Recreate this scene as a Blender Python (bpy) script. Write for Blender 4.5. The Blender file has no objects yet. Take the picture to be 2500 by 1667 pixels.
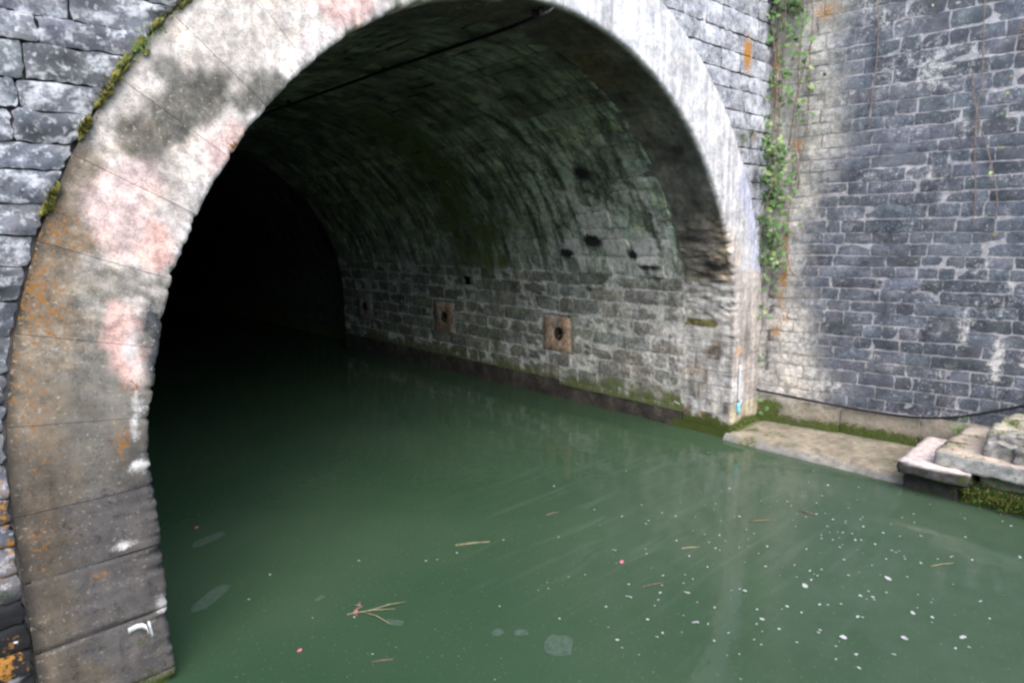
import bpy, math, random
import numpy as np
from mathutils import Vector, Matrix

random.seed(11)
RNG = np.random.default_rng(11)
SC = bpy.context.scene
COL = SC.collection
R = math.radians

# ------------------------------------------------------------------ camera
def make_camera():
    yaw, pitch, roll, f = 0.7356, -0.1684, -0.0146, 1578.0
    fw = Vector((math.sin(yaw) * math.cos(pitch), math.cos(yaw) * math.cos(pitch), math.sin(pitch)))
    r0 = Vector((math.cos(yaw), -math.sin(yaw), 0)); u0 = r0.cross(fw)
    c, s = math.cos(roll), math.sin(roll)
    r = c * r0 + s * u0; u = -s * r0 + c * u0
    cd = bpy.data.cameras.new('camera'); cam = bpy.data.objects.new('camera', cd); COL.objects.link(cam)
    m = Matrix((r, u, -fw)).transposed().to_4x4(); m.translation = Vector((-3.716, -3.628, 2.4))
    cam.matrix_world = m
    cd.sensor_fit = 'HORIZONTAL'; cd.sensor_width = 36.0; cd.lens = 36.0 * f / 2500.0
    cd.clip_start = 0.05; cd.clip_end = 1000
    SC.camera = cam
make_camera()

# ------------------------------------------------------------------ world, sun, exposure
SUN_DIR = Vector((-0.45, -0.75, 1.0)).normalized()          # towards the sun
W = bpy.data.worlds.new('World'); SC.world = W; W.use_nodes = True
nt = W.node_tree; nt.nodes.clear()
sky = nt.nodes.new('ShaderNodeTexSky'); sky.sky_type = 'NISHITA'; sky.sun_disc = False
sky.sun_elevation = math.asin(SUN_DIR.z); sky.sun_rotation = math.atan2(SUN_DIR.x, SUN_DIR.y)
sky.air_density = 1.0; sky.dust_density = 1.2; sky.ozone_density = 1.0
bg = nt.nodes.new('ShaderNodeBackground'); bg.inputs['Strength'].default_value = 0.15
wo = nt.nodes.new('ShaderNodeOutputWorld')
nt.links.new(sky.outputs[0], bg.inputs[0]); nt.links.new(bg.outputs[0], wo.inputs[0])
sd = bpy.data.lights.new('sun', 'SUN'); sd.energy = 1.0; sd.angle = R(60); sd.color = (1.0, 0.96, 0.91)
so = bpy.data.objects.new('sun', sd); COL.objects.link(so)
so.rotation_euler = (-SUN_DIR).to_track_quat('-Z', 'Y').to_euler(); so.location = (-6, -10, 14)
SC.view_settings.view_transform = 'Standard'; SC.view_settings.look = 'None'
SC.view_settings.gamma = 1.0; SC.view_settings.use_curve_mapping = False
SC.view_settings.exposure = 2.0
SC.cycles.max_bounces = 10; SC.cycles.diffuse_bounces = 7
SC.cycles.filter_width = 2.6

# ------------------------------------------------------------------ numpy noise
def _hash(ix, iy, iz, seed):
    h = (ix * 374761393 + iy * 668265263 + iz * 2147483647 + seed * 1442695041) & 0xFFFFFFFF
    h = ((h ^ (h >> 13)) * 1274126177) & 0xFFFFFFFF
    h = (h ^ (h >> 16)) & 0xFFFFFF
    return h / float(0xFFFFFF)
def vnoise(P, scale, seed=0):
    Q = np.asarray(P, float) * scale
    I = np.floor(Q).astype(np.int64); F = Q - I; F = F * F * (3 - 2 * F)
    o = np.zeros(len(Q))
    for dx in (0, 1):
        for dy in (0, 1):
            for dz in (0, 1):
                w = (F[:, 0] if dx else 1 - F[:, 0]) * (F[:, 1] if dy else 1 - F[:, 1]) * (F[:, 2] if dz else 1 - F[:, 2])
                o += w * _hash(I[:, 0] + dx, I[:, 1] + dy, I[:, 2] + dz, seed)
    return o
def fbm(P, scale, seed=0, n=3):
    o = 0; a = 1.0; t = 0
    for k in range(n):
        o = o + a * vnoise(P, scale * 2.03 ** k, seed + 17 * k); t += a; a *= 0.5
    return o / t
def sstep(a, b, x):
    t = np.clip((x - a) / (b - a), 0, 1); return t * t * (3 - 2 * t)
def blob(d2):
    return np.exp(-d2)

# ------------------------------------------------------------------ object helpers
def tag(o, label=None, cat=None, group=None, kind=None):
    if label: o['label'] = label
    if cat: o['category'] = cat
    if group: o['group'] = group
    if kind: o['kind'] = kind
    return o
def empty(name, loc, label=None, cat=None, group=None):
    o = bpy.data.objects.new(name, None); COL.objects.link(o); o.location = loc
    o.empty_display_size = 0.2
    return tag(o, label, cat, group)
def mesh_data(name, V, F, mat, smooth=True, tint=None, stain=None):
    me = bpy.data.meshes.new(name)
    me.from_pydata([tuple(v) for v in V], [], [tuple(f) for f in F])
    me.materials.append(mat)
    if smooth: me.polygons.foreach_set('use_smooth', [True] * len(me.polygons))
    n = len(V)
    if tint is not None:
        a = me.attributes.new('tint', 'FLOAT_COLOR', 'POINT')
        c = np.ones((n, 4)); c[:, :3] = np.clip(tint, 0, 1); a.data.foreach_set('color', c.ravel())
    if stain is not None:
        a = me.attributes.new('stain', 'FLOAT_COLOR', 'POINT')
        a.data.foreach_set('color', np.clip(np.asarray(stain, float), 0, 2).ravel())
    me.update(); return me
def mk(name, V, F, mat, parent=None, smooth=True, tint=None, stain=None, label=None, kind=None):
    V = np.asarray(V, float)
    if parent is not None:
        r = parent
        while r is not None:
            V = V - np.array(r.location); r = r.parent
    me = mesh_data(name, V, F, mat, smooth, tint, stain)
    o = bpy.data.objects.new(name, me); COL.objects.link(o)
    if parent is not None: o.parent = parent
    return tag(o, label, None, None, kind)
class Soup:
    """several pieces gathered in one mesh"""
    def __init__(s): s.V = []; s.F = []; s.T = []; s.S = []; s.n = 0
    def add(s, V, F, T=None, S=None):
        s.V.append(np.asarray(V, float)); s.F += [tuple(i + s.n for i in f) for f in F]; s.n += len(V)
        s.T.append(T if T is not None else np.full((len(V), 3), .3)); s.S.append(S if S is not None else np.zeros((len(V), 4)))
    def build(s, name, mat, parent=None, smooth=True, label=None, kind=None):
        return mk(name, np.vstack(s.V), s.F, mat, parent, smooth, np.vstack(s.T), np.vstack(s.S), label, kind)

def tube(pts, rad, sides=6, caps=True):
    pts = [Vector(p) for p in pts]; V = []; F = []; n = len(pts)
    rads = rad if isinstance(rad, (list, tuple)) else [rad] * n
    up = Vector((0.13, 0.21, 0.97))
    for i, p in enumerate(pts):
        t = (pts[min(i + 1, n - 1)] - pts[max(i - 1, 0)]).normalized()
        a = t.cross(up)
        if a.length < 1e-3: a = t.cross(Vector((1, 0, 0)))
        a.normalize(); b = t.cross(a)
        for k in range(sides):
            q = 2 * math.pi * k / sides
            V.append(p + rads[i] * (math.cos(q) * a + math.sin(q) * b))
    for i in range(n - 1):
        for k in range(sides):
            k2 = (k + 1) % sides
            F.append((i * sides + k, i * sides + k2, (i + 1) * sides + k2, (i + 1) * sides + k))
    if caps:
        F.append(tuple(range(sides))[::-1]); F.append(tuple(range((n - 1) * sides, n * sides)))
    return np.array([tuple(v) for v in V]), F

def box_grid(lo, hi, nx, ny, nz, amp=0.0, scale=4.0, seed=0, round_=0.0):
    """a block whose six faces are grids, displaced by noise so that it reads as worn stone"""
    lo = np.array(lo, float); hi = np.array(hi, float); idx = {}; V = []; F = []
    N = (nx, ny, nz)
    def vid(i, j, k):
        key = (i, j, k)
        if key not in idx:
            idx[key] = len(V); V.append(lo + (hi - lo) * np.array([i / nx, j / ny, k / nz]))
        return idx[key]
    for ax in range(3):
        b, c = [(1, 2), (2, 0), (0, 1)][ax]
        for side in (0, N[ax]):
            for p in range(N[b]):
                for q in range(N[c]):
                    def g(pp, qq):
                        t = [0, 0, 0]; t[ax] = side; t[b] = pp; t[c] = qq; return vid(*t)
                    f = (g(p, q), g(p + 1, q), g(p + 1, q + 1), g(p, q + 1))
                    F.append(f if side else f[::-1])
    V = np.array(V); C = (lo + hi) / 2; H = (hi - lo) / 2
    if round_:
        L = (V - C); cl = np.clip(L, -(H - round_), H - round_); d = L - cl
        ln = np.linalg.norm(d, axis=1); m = ln > 1e-9
        d[m] *= (round_ / ln[m])[:, None]; V = C + cl + d
    if amp:
        D = np.stack([fbm(V + 31.7 * k, scale, seed + k) - .5 for k in range(3)], 1) * 2 * amp; V = V + D
    return V, F

# ------------------------------------------------------------------ materials
class NB:
    def __init__(s, name):
        s.m = bpy.data.materials.new(name); s.m.use_nodes = True; s.t = s.m.node_tree; s.t.nodes.clear()
    def n(s, ty, **kw):
        x = s.t.nodes.new(ty)
        for k, v in kw.items(): setattr(x, k, v)
        return x
    def set(s, inp, v):
        if hasattr(v, 'is_output') or isinstance(v, bpy.types.NodeSocket): s.t.links.new(v, inp)
        else: inp.default_value = v
    def math(s, op, a, b=None, clamp=False):
        x = s.n('ShaderNodeMath', operation=op, use_clamp=clamp); s.set(x.inputs[0], a)
        if b is not None: s.set(x.inputs[1], b)
        return x.outputs[0]
    def noise(s, vec, scale, detail=3.0, rough=0.55, dist=0.0):
        x = s.n('ShaderNodeTexNoise'); s.set(x.inputs['Vector'], vec); x.inputs['Scale'].default_value = scale
        x.inputs['Detail'].default_value = detail; x.inputs['Roughness'].default_value = rough
        x.inputs['Distortion'].default_value = dist; return x.outputs['Fac']
    def map(s, v, a, b, c=0.0, d=1.0, smooth=True):
        x = s.n('ShaderNodeMapRange'); x.interpolation_type = 'SMOOTHSTEP' if smooth else 'LINEAR'
        s.set(x.inputs['Value'], v)
        for k, q in (('From Min', a), ('From Max', b), ('To Min', c), ('To Max', d)): s.set(x.inputs[k], q)
        return x.outputs['Result']
    def mix(s, f, a, b, blend='MIX'):
        x = s.n('ShaderNodeMix', data_type='RGBA', blend_type=blend); s.set(x.inputs[0], f)
        s.set(x.inputs[6], a if not isinstance(a, tuple) else (*a, 1) if len(a) == 3 else a)
        s.set(x.inputs[7], b if not isinstance(b, tuple) else (*b, 1) if len(b) == 3 else b); return x.outputs[2]
    def gray(s, v):
        x = s.n('ShaderNodeCombineColor'); [s.set(x.inputs[k], v) for k in range(3)]; return x.outputs[0]
    def pos(s, scale=(1, 1, 1)):
        g = s.n('ShaderNodeNewGeometry'); mp = s.n('ShaderNodeMapping'); mp.inputs['Scale'].default_value = scale
        s.t.links.new(g.outputs['Position'], mp.inputs['Vector']); return mp.outputs[0]
    def out(s, bsdf):
        o = s.n('ShaderNodeOutputMaterial'); s.t.links.new(bsdf, o.inputs[0]); return s.m
    def principled(s, color, rough=0.9, normal=None, spec=0.3):
        p = s.n('ShaderNodeBsdfPrincipled'); s.set(p.inputs['Base Color'], color if not isinstance(color, tuple) else (*color, 1))
        s.set(p.inputs['Roughness'], rough); p.inputs['Specular IOR Level'].default_value = spec
        if normal is not None: s.t.links.new(normal, p.inputs['Normal'])
        return p

def stone_material(name, contrast=1.0, fine=1.0, bump=0.5, bdist=0.02, pits=0.0, speck=None, streak=0.0, rough=0.92, flow=False,
                   lime=(0.55, 0.51, 0.46), moss=(0.075, 0.10, 0.018), rust=(0.44, 0.20, 0.035), soot_shade=(0.018, 0.018, 0.018), sq=(1, 1, 1)):
    b = NB(name)
    P = b.pos(sq)
    at = b.n('ShaderNodeAttribute', attribute_name='tint'); st = b.n('ShaderNodeAttribute', attribute_name='stain')
    sep = b.n('ShaderNodeSeparateColor'); b.t.links.new(st.outputs['Color'], sep.inputs[0])
    n1 = b.noise(P, 4.5, 5, .6); n2 = b.noise(P, 19, 5, .62); n3 = b.noise(P, 75 * fine, 3, .6)
    c = contrast
    v = b.math('MULTIPLY', b.map(n1, .3, .7, 1 - .35 * c, 1 + .35 * c), b.map(n2, .3, .7, 1 - .38 * c, 1 + .38 * c))
    v = b.math('MULTIPLY', v, b.map(n3, .3, .7, 1 - .28 * c, 1 + .28 * c))
    col = b.mix(1.0, at.outputs['Color'], b.gray(v), 'MULTIPLY')
    # hue drift
    n4 = b.noise(P, 9, 3, .5)
    col = b.mix(b.map(n4, .45, .75, 0, .35), col, b.mix(1.0, col, (1.18, 1.0, .80), 'MULTIPLY'))
    if streak:
        Ps = b.pos((9, 9, .55)); s1 = b.noise(Ps, 1.6, 4, .6)
        col = b.mix(1.0, col, b.gray(b.map(s1, .32, .68, 1 - streak, 1 + streak * .7)), 'MULTIPLY')
    if speck:
        scol, lo, hi, ss = speck
        k = b.map(b.math('ADD', b.noise(P, ss, 2, .5), b.math('MULTIPLY', b.math('SUBTRACT', n1, .5), .25)), lo, hi, 0, .85)
        col = b.mix(k, col, scol)
    mot = b.math('ADD', b.math('MULTIPLY', n2, .55), b.math('MULTIPLY', n3, .45))
    if flow:          # runs of lime and damp drawn down round the curve of the vault
        sx = b.n('ShaderNodeSeparateXYZ'); b.t.links.new(b.pos(), sx.inputs[0])
        ang = b.math('ARCTAN2', b.math('SUBTRACT', sx.outputs[2], RI0[1]), sx.outputs[0])
        cv = b.n('ShaderNodeCombineXYZ'); b.set(cv.inputs[0], b.math('MULTIPLY', sx.outputs[1], 5.0)); b.set(cv.inputs[1], b.math('MULTIPLY', ang, 2.4))
        fl = b.noise(cv.outputs[0], 1.5, 5, .65, .25)
        hi = b.map(sx.outputs[2], 1.7, 2.1)
        col = b.mix(1.0, col, b.gray(b.math('ADD', b.math('MULTIPLY', hi, b.math('SUBTRACT', b.map(fl, .34, .66, .35, 1.9), 1.0)), 1.0)), 'MULTIPLY')
        mot = b.math('ADD', b.math('MULTIPLY', mot, .45), b.math('MULTIPLY', fl, .55))
    def layer(col, amt, c2, soft=.10, k=1.0):
        # ragged-edged patch: stain amount against noise
        m = b.math('ADD', amt, b.math('MULTIPLY', b.math('SUBTRACT', mot, .5), k * 1.6))
        f = b.math('MULTIPLY', b.map(m, .5 - soft, .5 + soft), b.map(amt, .02, .2))
        return b.mix(f, col, c2)
    vg = b.gray(b.map(n2, .3, .7, .75, 1.2))
    col = layer(col, st.outputs['Alpha'], soot_shade, .34)
    col = layer(col, sep.outputs[0], b.mix(1.0, lime, vg, 'MULTIPLY'), .25)
    mot0 = mot; mot = b.math('ADD', b.math('MULTIPLY', mot, .45), b.math('MULTIPLY', b.noise(P, 48, 4, .65), .55))
    col = layer(col, sep.outputs[2], b.mix(n2, rust, tuple(x * .55 for x in rust)), .16, 2.6); mot = mot0
    col = layer(col, sep.outputs[1], b.mix(b.map(n3, .35, .65), moss, tuple(x * .45 for x in moss)), .16)
    h = b.math('ADD', b.math('MULTIPLY', n2, .7), b.math('MULTIPLY', n3, .22))
    h = b.math('ADD', h, b.math('MULTIPLY', n1, .8))
    if pits:
        vo = b.n('ShaderNodeTexVoronoi'); vo.inputs['Scale'].default_value = 28; b.t.links.new(P, vo.inputs['Vector'])
        h = b.math('ADD', h, b.math('MULTIPLY', b.map(vo.outputs['Distance'], 0, .35), pits))
    bp = b.n('ShaderNodeBump'); bp.inputs['Strength'].default_value = bump; bp.inputs['Distance'].default_value = bdist
    b.t.links.new(h, bp.inputs['Height'])
    return b.out(b.principled(col, rough, bp.outputs[0], .25).outputs[0])

def plain_material(name, col, rough=.7, var=.25, spec=.3, scale=40, trans=0.0):
    b = NB(name); P = b.pos(); n = b.noise(P, scale, 3)
    c = b.mix(1.0, col, b.gray(b.map(n, .3, .7, 1 - var, 1 + var)), 'MULTIPLY')
    p = b.principled(c, rough, None, spec)
    if trans:
        t = b.n('ShaderNodeBsdfTranslucent'); b.t.links.new(c, t.inputs[0])
        mx = b.n('ShaderNodeMixShader'); mx.inputs[0].default_value = trans
        b.t.links.new(p.outputs[0], mx.inputs[1]); b.t.links.new(t.outputs[0], mx.inputs[2]); return b.out(mx.outputs[0])
    return b.out(p.outputs[0])

RI0 = (2.947, 1.131)
M = {}
M['ring'] = stone_material('weathered_sandstone', contrast=.85, bump=.55, bdist=.010, fine=1.4, streak=.12, speck=((.37, .32, .255), .59, .74, 52), rust=(.33, .15, .04))
M['ring_right'] = stone_material('rain_washed_sandstone', contrast=.6, bump=.4, bdist=.012, streak=.25)
M['rock'] = stone_material('rock_faced_gritstone', contrast=1.0, bump=.55, bdist=.016, speck=((.46, .46, .46), .56, .68, 34), lime=(.42, .415, .41))
M['wing'] = stone_material('dark_wall_gritstone', contrast=.85, bump=.55, bdist=.014, speck=((.30, .29, .30), .60, .72, 46))
M['mortar'] = stone_material('lime_mortar', contrast=.5, bump=.5, bdist=.01)
M['lining'] = stone_material('damp_lining_stone', contrast=1.0, bump=.6, bdist=.016, pits=.1, flow=True, moss=(.15, .175, .06))
M['slab'] = stone_material('worn_step_stone', contrast=.6, bump=.5, bdist=.012)
M['iron'] = plain_material('rusty_iron', (.035, .022, .016), .7, .4)
M['cable'] = plain_material('black_rubber', (.012, .012, .014), .45, .2)
M['white'] = plain_material('white_paint', (.55, .55, .53), .5, .06)
M['cyan'] = plain_material('pale_blue_paint', (.22, .58, .70), .5, .08)
M['petal'] = plain_material('white_petal', (.46, .455, .42), .6, .06, trans=.2)
M['pink'] = plain_material('pink_petal', (.55, .16, .22), .6, .1, trans=.2)
M['straw'] = plain_material('dry_straw', (.20, .18, .10), .8, .3)
M['twig'] = plain_material('dead_brown_leaf', (.15, .11, .07), .8, .35)
M['drowned'] = plain_material('drowned_leaf', (.058, .088, .060), .5, .25, scale=30)
M['leaf'] = plain_material('creeper_leaf', (.10, .18, .055), .5, .5, trans=.35, scale=6)
M['leaf_pale'] = plain_material('young_creeper_leaf', (.26, .34, .12), .5, .4, trans=.35, scale=6)
M['leaf_yellow'] = plain_material('yellow_leaf', (.30, .27, .06), .5, .3, trans=.3, scale=8)
M['stem'] = plain_material('creeper_stem', (.17, .125, .10), .8, .35)
M['moss'] = plain_material('moss_cushion', (.13, .12, .025), .95, .5, scale=60)
M['grass'] = plain_material('grass_blade', (.10, .24, .035), .6, .3, trans=.3)
M['earth'] = plain_material('trodden_earth', (.16, .14, .11), .95, .3, scale=12)
M['turf'] = plain_material('rough_turf', (.07, .10, .03), .95, .4, scale=9)

def water_material():
    b = NB('murky_canal_water'); P = b.pos()
    n1 = b.noise(P, .55, 3, .5); n2 = b.noise(P, 5, 4, .55)
    col = b.mix(b.map(n1, .3, .7), (.029, .060, .030), (.043, .074, .040))
    # scum streaks drawn out on the surface
    mp = b.n('ShaderNodeMapping'); mp.inputs['Rotation'].default_value = (0, 0, R(-24)); mp.inputs['Scale'].default_value = (.55, 5.5, 1)
    b.t.links.new(P, mp.inputs['Vector'])
    s = b.noise(mp.outputs[0], 1.7, 5, .6, .6)
    vd = b.n('ShaderNodeVectorMath', operation='DISTANCE'); b.t.links.new(P, vd.inputs[0]); vd.inputs[1].default_value = (.7, -.6, 0)
    near = b.map(vd.outputs['Value'], .4, 2.6, 1, 0)
    f = b.math('MULTIPLY', b.map(s, .50, .72), near)
    col = b.mix(b.math('MULTIPLY', f, .17), col, (.17, .20, .16))
    # pale grey sky sheen painted into the water colour on the right side
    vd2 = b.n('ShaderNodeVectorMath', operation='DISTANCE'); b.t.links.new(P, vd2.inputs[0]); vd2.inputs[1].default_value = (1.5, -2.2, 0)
    sky_sheen = b.math('MULTIPLY', b.map(b.math('ADD', vd2.outputs['Value'], b.math('MULTIPLY', n1, 1.2)), 1.0, 4.2, 1, 0), b.map(n2, .25, .7, .5, 1))
    col = b.mix(b.math('MULTIPLY', sky_sheen, .24), col, (.105, .120, .088))
    # fine floating dust
    d = b.map(b.noise(P, 60, 2, .5), .66, .74, 0, .45)
    col = b.mix(d, col, (.22, .24, .17))
    bp = b.n('ShaderNodeBump'); bp.inputs['Strength'].default_value = .36; bp.inputs['Distance'].default_value = .012
    h = b.math('ADD', b.noise(P, 3.2, 3, .5, .4), b.math('MULTIPLY', n2, .3)); b.t.links.new(h, bp.inputs['Height'])
    p = b.principled(col, b.map(f, 0, 1, .06, .16), bp.outputs[0], .5); p.inputs['IOR'].default_value = 1.33
    return b.out(p.outputs[0])
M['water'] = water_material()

# ------------------------------------------------------------------ generic walling stone
def stone(S, uL, uR, v0, v1, proud, depth, nx, ny, amp, seed, bev=.012, jig=.006, nscale=7.0):
    """S(u,v,n)->xyz arrays. uL,uR: numbers or functions of v."""
    fL = uL if callable(uL) else (lambda v: uL + 0 * v); fR = uR if callable(uR) else (lambda v: uR + 0 * v)
    b = np.linspace(0, 1, ny + 1); a = np.linspace(0, 1, nx + 1)
    A, B = np.meshgrid(a, b)
    Vv = v0 + (v1 - v0) * B; U = fL(Vv) * (1 - A) + fR(Vv) * A
    edge = (A < 1e-6) | (A > 1 - 1e-6) | (B < 1e-6) | (B > 1 - 1e-6)
    rs = np.random.default_rng(seed)
    U = U + np.where(edge, rs.normal(0, jig, U.shape), 0); Vv = Vv + np.where(edge, rs.normal(0, jig * .7, U.shape), 0)
    # corners pulled in a little
    cor = ((A < 1e-6) | (A > 1 - 1e-6)) & ((B < 1e-6) | (B > 1 - 1e-6))
    um = (fL(Vv) + fR(Vv)) / 2; vm = (v0 + v1) / 2
    U = np.where(cor, U + np.sign(um - U) * bev * .6, U); Vv = np.where(cor, Vv + np.sign(vm - Vv) * bev * .6, Vv)
    P0 = S(U.ravel(), Vv.ravel(), 0 * U.ravel())
    nz = fbm(P0, nscale, seed % 997, 3) - .5
    pil = np.where(edge, -bev, 0).ravel()
    tilt = (rs.normal(0, .3) * (A - .5) + rs.normal(0, .3) * (B - .5)).ravel() * amp
    N = proud + pil + nz * 2 * amp * np.where(edge, .45, 1).ravel() + tilt
    N = np.maximum(N, proud * .15)
    V = [S(U.ravel(), Vv.ravel(), N)]
    F = []; w = nx + 1
    for j in range(ny):
        for i in range(nx): F.append((j * w + i, j * w + i + 1, (j + 1) * w + i + 1, (j + 1) * w + i))
    ring = [i for i in range(w)] + [j * w + nx for j in range(1, ny + 1)] + [ny * w + i for i in range(nx - 1, -1, -1)] + [j * w for j in range(ny - 1, 0, -1)]
    n0 = w * (ny + 1); Uf, Vf = U.ravel(), Vv.ravel()
    V.append(S(Uf[ring], Vf[ring], np.full(len(ring), -depth)))
    L = len(ring); V.append(V[0][ring]); m0 = n0 + L
    for k in range(L): F.append((m0 + k, n0 + k, n0 + (k + 1) % L, m0 + (k + 1) % L))
    return np.vstack(V), F

def courses(z0, z1, lo, hi, rng):
    out = [z0]
    while out[-1] < z1: out.append(out[-1] + rng.uniform(lo, hi))
    return out

# ================================================================== SETTING
RI, RO, ZS, RD = 2.947, 3.545, 1.131, 0.72          # intrados, extrados, springing, depth of the portal ring
WFACE = 0.048                                        # plane of the walling behind the ring face (y)
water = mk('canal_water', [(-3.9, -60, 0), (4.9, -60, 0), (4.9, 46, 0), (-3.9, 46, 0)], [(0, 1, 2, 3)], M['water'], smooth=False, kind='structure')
bed = mk('canal_bed', [(-80, -120, -1.5), (80, -120, -1.5), (80, 46, -1.5), (-80, 46, -1.5)], [(0, 1, 2, 3)], M['earth'], smooth=False, kind='structure')
V, F = box_grid((-60, -70, -1.4), (-2.95, -1.75, .78), 30, 30, 2, .02, 1.5, 3)
mk('towpath', V, F, M['earth'], kind='structure')
V, F = box_grid((4.6, -70, -1.4), (70, 60, 6.2), 30, 40, 4, .25, .3, 5)
mk('cutting_bank', V, F, M['turf'], kind='structure')
V, F = box_grid((-60, 1.3, 6.4), (4.5, 62, 7.6), 30, 30, 2, .2, .3, 6)
mk('hillside', V, F, M['turf'], kind='structure')

def slope(name, poly, w, h, seed):
    V = []; F = []
    for i, (x, y, nx_, ny_) in enumerate(poly):
        for k in range(7):
            t = k / 6; V.append((x + nx_ * w * t, y + ny_ * w * t, .7 + h * t ** .8))
    for i in range(len(poly) - 1):
        for k in range(6): F.append((i * 7 + k, (i + 1) * 7 + k, (i + 1) * 7 + k + 1, i * 7 + k + 1))
    V = np.array(V); V[:, 2] += (fbm(V, .5, seed, 3) - .5) * 1.2
    mk(name, V, F, M['turf'], kind='structure')
slope('sky_block_slope', [(-8.5, 1.2, -1, 0), (-8.3, -6, -1, 0), (-8.0, -14, -1, -.2), (-6.5, -22, -.7, -.7), (-2, -26, 0, -1), (3.2, -27, .2, -1), (4.5, -26, .6, -.6)], 6, 6, 14)  # unseen slope added to keep low sky light out of the tunnel

# ================================================================== PORTAL
portal = empty('tunnel_portal', (0, 0.4, 0), 'weathered stone portal wall with a broad pale sandstone arch ring around the dark tunnel mouth', 'tunnel portal')

def ring_pt(s, roff, y):
    """s: length along the intrados, 0 at the right springing, pi*RI at the left one; jambs continue straight down"""
    s = np.asarray(s, float); roff = np.asarray(roff, float); y = np.asarray(y, float)
    rr = RI + roff; L = math.pi * RI
    th = np.clip(s / RI, 0, math.pi)
    x = rr * np.cos(th); z = ZS + rr * np.sin(th)
    z = np.where(s < 0, ZS + s, np.where(s > L, ZS - (s - L), z))
    return np.stack([x, y + 0 * x, z], 1)

def G(P, x, z, rx, rz, rot=0.0):
    dx = P[:, 0] - x; dz = P[:, 2] - z
    c, s = math.cos(R(rot)), math.sin(R(rot))
    a = (c * dx + s * dz) / rx; b2 = (-s * dx + c * dz) / rz
    return np.exp(-(a * a + b2 * b2))
def lay(T, m, col, lo=.3, hi=.6):
    m = sstep(lo, hi, m)[:, None]; return T * (1 - m) + np.array(col) * m

def paint_ring_left(P):
    n = fbm(P, 5, 3, 4); nn = fbm(P, 17, 9, 3); w = (n - .5) * .8 + (nn - .5) * .65
    T = np.tile(np.array([.47, .41, .355]), (len(P), 1)); z = P[:, 2]
    # lower half: dark weathered crust
    T = lay(T, sstep(2.55, 1.75, z + w * .8), (.185, .165, .135), .3, .7)
    T = lay(T, sstep(1.32, 1.08, z + w * .3) * .9, (.175, .155, .14), .3, .7)
    # brown crust along the outer edge
    out = np.hypot(P[:, 0], np.maximum(P[:, 2] - ZS, 0)) - RI
    T = lay(T, sstep(.25, .52, out + w * .35) * sstep(3.05, 2.6, z), (.20, .16, .115), .3, .7)
    # pale washed inner band
    T = lay(T, sstep(.26, .0, out + w * .25) * sstep(2.0, 2.4, z), (.56, .49, .44), .3, .8)
    for x, zz, rx, rz, rot, col, k in (
        (-2.66, 3.02, .34, .14, 38, (.115, .105, .085), 1.15), (-2.86, 2.88, .16, .16, 0, (.13, .115, .09), .9), (-2.24, 3.17, .20, .10, 35, (.13, .12, .10), 1.0), (-2.70, 3.22, .12, .09, 30, (.22, .20, .17), .7),
        (-2.95, 2.60, .26, .16, 40, (.53, .395, .35), 1.0), (-2.83, 2.36, .11, .18, 0, (.57, .35, .29), .95), (-2.97, 2.42, .16, .20, 10, (.50, .37, .325), .8),
        (-2.46, 2.86, .20, .10, 45, (.58, .41, .36), .9), (-1.69, 3.72, .25, .15, 20, (.56, .38, .33), .9), (-3.02, 1.88, .085, .24, 4, (.50, .315, .265), 1.1), (-2.98, 1.80, .035, .30, 2, (.56, .46, .42), .8)):
        T = lay(T, G(P, x, zz, rx, rz, rot) * k + w * .35, col, .38, .62)
    # black patch of exposed core beside the arris
    T = lay(T, G(P, -2.885, 1.80, .045, .34) * 1.2 + w * .3, (.06, .06, .06), .45, .62)
    T = lay(T, G(P, -2.93, 1.18, .06, .12) * 1.1 + w * .3, (.09, .09, .095), .45, .62)
    T *= (.86 + .28 * vnoise(P * np.array([1, 1, 1]), 23, 5))[:, None]
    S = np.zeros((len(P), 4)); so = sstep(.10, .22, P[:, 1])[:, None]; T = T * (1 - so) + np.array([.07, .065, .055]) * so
    for x, zz, rx, rz, a in ((-3.0, 1.72, .016, .36, .85), (-3.015, 1.45, .013, .14, .7), (-3.01, 1.24, .07, .04, .9), (-3.13, .855, .06, .03, .85), (-2.975, .46, .05, .07, .8), (-2.95, 1.55, .05, .05, .5)):
        S[:, 0] = np.maximum(S[:, 0], G(P, x, zz, rx, rz) * a)
    for x, zz, rx, rz, a in ((-3.34, 2.15, .14, .30, .52), (-3.22, 2.44, .14, .16, .46), (-3.42, 1.65, .10, .45, .36), (-3.08, 1.40, .04, .13, .68), (-3.0, 1.66, .05, .06, .6), (-3.25, .73, .035, .035, .7), (-2.41, 2.88, .07, .03, .6), (-3.46, 1.0, .06, .3, .36)):
        S[:, 2] = np.maximum(S[:, 2], G(P, x, zz, rx, rz) * a)
    S[:, 2] *= .92; S[:, 3] = .38 * sstep(2.0, 1.2, z) + .12
    T = np.where((out > RO - RI - .008)[:, None], T * .3, T)  # outer rim darkened in the colour to stand for the joint's shadow
    S[:, 1] = np.maximum(.62 * sstep(.22, .02, z) , .5 * sstep(.47, .60, out) * sstep(2.7, 3.1, z))
    S[:, 1] = np.maximum(S[:, 1], .5 * G(P, -3.08, .30, .10, .06))
    return T, S

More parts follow.
